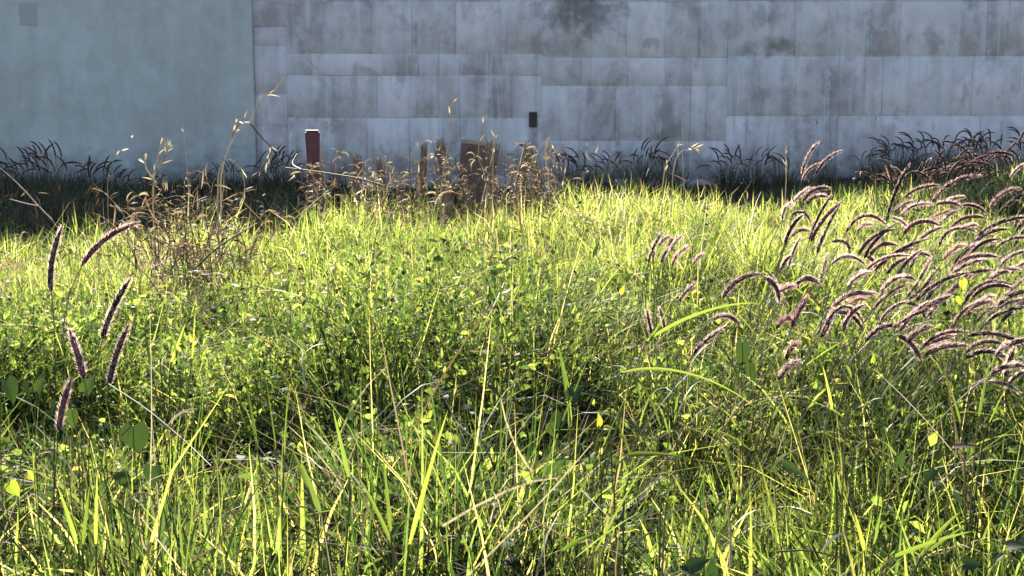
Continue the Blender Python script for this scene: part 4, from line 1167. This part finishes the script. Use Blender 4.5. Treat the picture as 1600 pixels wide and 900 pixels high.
grass_plant('upright grass clump at the bottom between the corner and the centre', 2.1, [(150, 850, 152, 735, .01), (130, 850, 140, 760, .03), (120, 850, 90, 760, .05)], extra=12, w=0.006)
grass_plant('fan of broad blades leaning left below the dark weed mound', 2.35, [(545, 745, 520, 640, .02), (480, 760, 455, 700, .03), (500, 800, 470, 720, .03)], extra=14, w=0.007)
grass_plant('grass clump leaning right at the bottom beside the pale upright straw', 2.1, [(900, 870, 1000, 800, .05), (880, 860, 940, 830, .05), (930, 860, 1010, 720, .03)], extra=12, w=0.006)
grass_plant('bright blade pair slanting up in the lower right weeds', 2.3, [(1450, 860, 1510, 820, .03), (1395, 870, 1520, 830, .04), (1440, 868, 1500, 800, .05)], extra=8, w=0.007)
grass_plant('sunlit upright blades among weeds left of the dark mound', 3.6, [(250, 560, 252, 490, .0), (268, 565, 290, 505, .02), (280, 570, 262, 500, .02), (300, 560, 305, 485, .02), (235, 570, 225, 510, .03)], extra=10, w=0.006)
grass_plant('bright tufted blades on the slope below the mound of dark weeds', 2.7, [(430, 700, 415, 590, .02), (445, 710, 450, 610, .02), (400, 690, 385, 600, .03)], extra=10, w=0.006)
grass_plant('bright grass clump under the lower fringe of the foxtail stand', 2.7, [(1325, 640, 1345, 560, .03), (1300, 640, 1285, 570, .03), (1345, 650, 1370, 600, .04)], extra=12, w=0.006)
grass_plant('bright grass clump in the lower right corner weeds', 2.25, [(1365, 850, 1378, 790, .02), (1350, 860, 1335, 800, .02), (1390, 860, 1400, 800, .02)], extra=12, w=0.006)
grass_plant('light green clump at the edge under the drooping foxtails', 2.9, [(1530, 650, 1545, 570, .02), (1545, 660, 1575, 600, .04), (1500, 660, 1480, 590, .03)], extra=10, w=0.006)

def heart_mesh(w, l, fold=0.25, curl=0.2):
    """heart-shaped leaf: base notch at the origin, tip along +x"""
    n = 9; u = np.linspace(0, 1, n)
    half = w / 2 * np.array([0.55, 0.95, 1.0, 0.92, 0.78, 0.58, 0.36, 0.16, 0.0])
    back = np.array([-0.16, -0.10, 0, 0, 0, 0, 0, 0, 0]) * l
    V = []
    for i in range(n):
        x = u[i] * l; z = -curl * l * u[i] ** 2
        for s in (-1, -0.5, 0, 0.5, 1):
            V.append((x + back[i] * abs(s), s * half[i], z + fold * abs(s) * half[i] * (1 - 0.3 * abs(s))))
    Q = [(i * 5 + j, i * 5 + j + 1, i * 5 + j + 6, i * 5 + j + 5) for i in range(n - 1) for j in range(4)]
    return quad_mesh('leaf', V, Q)
def broad_weed(label, Y, leaves, mat=M_HEART, group=None, name='heart_leaf_weed', cat='weed', asp=0.95):
    """leaves: (px, py, size in pixels, direction angle in the picture, tilt)"""
    cx = sum(l[0] for l in leaves) / len(leaves)
    c = at(cx, 600, Y + 0.03)
    root = np.array([c[0], Y + 0.03, float(gz(c[0], Y))])
    e = root_empty(name, root); tag(e, label, cat, group)
    rg = np.random.default_rng(int(cx * 13))
    for (x, y, s, ang, tilt) in leaves:
        L = s / FPX * Y * (0.62 if mat is M_YELLOW else 0.85)
        me = heart_mesh(L * asp * rg.uniform(0.75, 0.95), L, rg.uniform(0.25, 0.55), rg.uniform(0.15, 0.5))
        o = link('leaf', me, mat, e)
        # leaf lies mostly across the view, its upper face tipped by tilt
        d = Vector((math.cos(ang), 0, math.sin(ang)))
        tilt = tilt + 0.35
        nrm = Vector((rg.normal(0, 0.35), -math.cos(tilt), math.sin(tilt)))
        nrm = (nrm - d * nrm.dot(d)).normalized()
        side = nrm.cross(d)
        Mx = Matrix((d, side, nrm)).transposed().to_4x4()
        p = at(x, y, Y + rg.uniform(-.02, .02)) - root
        bp = Vector(p) - d * L * 0.45
        Mx.translation = bp
        o.matrix_local = Mx
        st = Bunch(); q = np.array(bp)
        tube(st, bez(np.array([rg.normal(0, .04), rg.normal(0, .03), 0]), np.array([rg.normal(0, .07), rg.normal(0, .03), q[2] * 0.5]), q - np.array(d) * 0.05, q, 9), np.linspace(0.0016, 0.0008, 9), 5)
        link('stem', st.mesh('stem'), M_STEM, e)
HW = 'broad-leaved weeds'
broad_weed('weed with one large dark heart-shaped leaf in the lower left grass', 2.6, [(213, 688, 62, -1.45, 0.5), (196, 752, 42, -1.2, 0.6), (238, 745, 44, -1.7, 0.5)], group=HW)
broad_weed('dark round-leaved weed with a glinting leaf at the left picture edge', 2.8, [(18, 612, 50, -1.2, 0.9), (44, 612, 40, -1.7, 0.5), (-8, 640, 44, -1.3, 0.5), (62, 600, 30, 1.2, 0.5)], group=HW)
broad_weed('dark leaved weed behind the lowest mauve foxtail', 2.95, [(112, 655, 40, -1.6, 0.4), (138, 600, 36, 1.1, 0.3), (82, 640, 34, -2.0, 0.5)], group=HW)
broad_weed('green leaf pair beside the bright upright blades', 2.9, [(900, 610, 36, 0.9, 0.6), (873, 660, 40, -1.8, 0.6), (862, 672, 28, -1.2, 0.4)], group=HW)
broad_weed('yellow green leaf cluster in the low weeds under the arching blade', 2.75, [(936, 655, 34, 1.5, 0.8), (952, 668, 26, 0.2, 0.8), (975, 683, 24, -0.3, 0.8), (945, 690, 22, -1.2, 0.8)], mat=M_YELLOW, group=HW)
broad_weed('dark tall leaf in shadow under the near flank of the foxtails', 3.2, [(1160, 556, 56, -1.5, 0.1), (1174, 584, 38, -1.4, 0.6)], group=HW, asp=0.6)
broad_weed('pair of narrow dark leaves in the lower right weeds', 2.6, [(1240, 732, 46, -0.3, 0.3), (1262, 752, 36, -0.8, 0.5)], group=HW, asp=0.6)
broad_weed('mixed light and dark leaves beside the reddish dry leaf', 2.55, [(1408, 722, 36, -1.3, 0.8), (1452, 745, 36, -2.2, 0.5), (1500, 780, 34, -0.6, 0.6)], group=HW, asp=0.6)
broad_weed('light green leaves in the lower right picture corner', 2.1, [(1590, 850, 40, 0.3, 0.9), (1520, 880, 36, 0.1, 0.5), (1562, 868, 24, 0.7, 0.8)], group=HW)
broad_weed('green leaf cluster at the bottom beside the pale upright straw', 2.05, [(1092, 880, 44, 0.5, 0.6), (1078, 893, 34, -0.2, 0.9), (1112, 886, 36, 1.5, 0.9)], group=HW)
broad_weed('small bright leaf pair at the left picture edge', 2.3, [(22, 765, 44, -1.0, 0.9), (48, 745, 26, -0.8, 0.9)], mat=M_YELLOW, group=HW)
broad_weed('yellow leaf pair glowing in the mid-field weeds', 4.0, [(968, 434, 26, 1.5, 0.6), (973, 452, 26, 1.0, 0.6), (944, 436, 20, 0.8, 0.6)], mat=M_YELLOW, group=HW, asp=0.6)
broad_weed('yellow leaves above the dark weed mound', 4.2, [(596, 480, 26, 0.5, 0.8), (606, 487, 22, -0.4, 0.8), (655, 480, 22, 1.3, 0.8), (592, 472, 18, 2.2, 0.8)], mat=M_YELLOW, group=HW, asp=0.7)
broad_weed('small yellow flower-like leaf on a thin stem above the left weeds', 4.2, [(442, 466, 16, 0.3, 0.9), (446, 462, 14, 2.4, 0.9)], mat=M_YELLOW, group=HW)
broad_weed('yellow leaves on a stem in front of the crowded foxtails', 3.3, [(1506, 446, 30, -1.2, 0.7), (1500, 470, 24, -1.5, 0.7), (1522, 440, 20, 0.6, 0.7)], mat=M_YELLOW, group=HW)
broad_weed('yellow leaf below the drooping foxtails of the near flank', 3.1, [(1340, 522, 24, -0.8, 0.8), (1328, 582, 34, -1.0, 0.7), (1365, 560, 24, 1.4, 0.7)], mat=M_YELLOW, group=HW, asp=0.6)
broad_weed('pale yellow leaf pair above the lone dark-rimmed foxtail', 3.6, [(1050, 550, 24, 0.1, 0.8), (1072, 548, 20, -1.0, 0.7), (965, 550, 30, 0.7, 0.7)], mat=M_YELLOW, group=HW, asp=0.6)
broad_weed('reddish dry leaf lying in the lower right weeds', 2.6, [(1512, 695, 56, 0.15, 0.9)], mat=M_RUSTR, group='withered leaves', name='dry_leaf', cat='leaf', asp=0.3)
broad_weed('small orange dry leaf right of the large heart-shaped leaf', 2.6, [(262, 668, 30, -0.5, 0.9)], mat=M_RUSTR, group='withered leaves', name='dry_leaf', cat='leaf', asp=0.35)
broad_weed('orange withered leaf below the dark round-leaved weed', 2.6, [(62, 692, 24, -0.4, 0.9), (72, 705, 22, 0.4, 0.9)], mat=M_RUSTR, group='withered leaves', name='dry_leaf', cat='leaf', asp=0.45)
broad_weed('tan dry leaf resting on weeds below the bright strip', 4.6, [(632, 434, 30, -0.1, 1.0)], mat=M_PALE, group='withered leaves', name='dry_leaf', cat='leaf', asp=0.5)

def straw_thing(label, pts, Y0, Y1, r=0.0024):
    a = at(*pts[0], Y0)
    e = root_empty('straw_stalk', a); tag(e, label, 'straw', 'pale straw stalks in the foreground')
    P = [at(x, y, Y0 + (Y1 - Y0) * i / (len(pts) - 1)) for i, (x, y) in enumerate(pts)]
    C = smooth_line(P, 8 * len(P)) - a
    b = Bunch(); tube(b, C, np.linspace(r, r * 0.6, len(C)), 5)
    link('stem', b.mesh('stem'), M_STRAWR, e)
    lb = Bunch(); i = len(C) // 2
    blades(lb, C[i][None], np.array([0.4]), np.array([0.9]), np.array([-0.2]), np.array([0.07]), np.array([0.003]), LEAF, np.array([0.6]))
    link('leaf', lb.mesh('leaf'), M_STRAWR, e)
straw_thing('pale upright straw near the bottom, right of the centre', [(1142, 885), (1141, 830), (1137, 790)], 2.05, 2.1, 0.0022)
straw_thing('long straw slanting from the red foxtails down to the right', [(170, 600), (230, 640), (290, 690), (330, 728)], 2.75, 2.4, 0.0012)
straw_thing('bent straw arching over grass below the large heart-shaped leaf', [(196, 790), (205, 776), (222, 770), (240, 776)], 2.3, 2.3, 0.002)
straw_thing('long level straw low in the lower right weeds', [(1215, 862), (1260, 860), (1300, 868), (1320, 874)], 2.15, 2.2, 0.0018)
straw_thing('crooked straw standing in the dark weed mound', [(478, 610), (472, 570), (470, 545), (440, 522)], 3.4, 3.6, 0.002)

# ------------------------------------------------------------------ bright air against the sun
def make_haze():
    m = bpy.data.materials.new('haze_air'); m.use_nodes = True
    nt = m.node_tree; nt.nodes.clear()
    out = nt.nodes.new('ShaderNodeOutputMaterial')
    v = nt.nodes.new('ShaderNodeVolumePrincipled')
    v.inputs['Color'].default_value = (0.92, 0.95, 1.0, 1)
    v.inputs['Density'].default_value = 0.0003
    v.inputs['Anisotropy'].default_value = 0.3
    nt.links.new(v.outputs[0], out.inputs['Volume'])
    o = link('haze', box_mesh('haze', -30, 30, -6, 30, -1.2, 6.0), m)
    tag(o, 'thin bright haze in the air over the field', 'haze', kind='stuff')
make_haze()
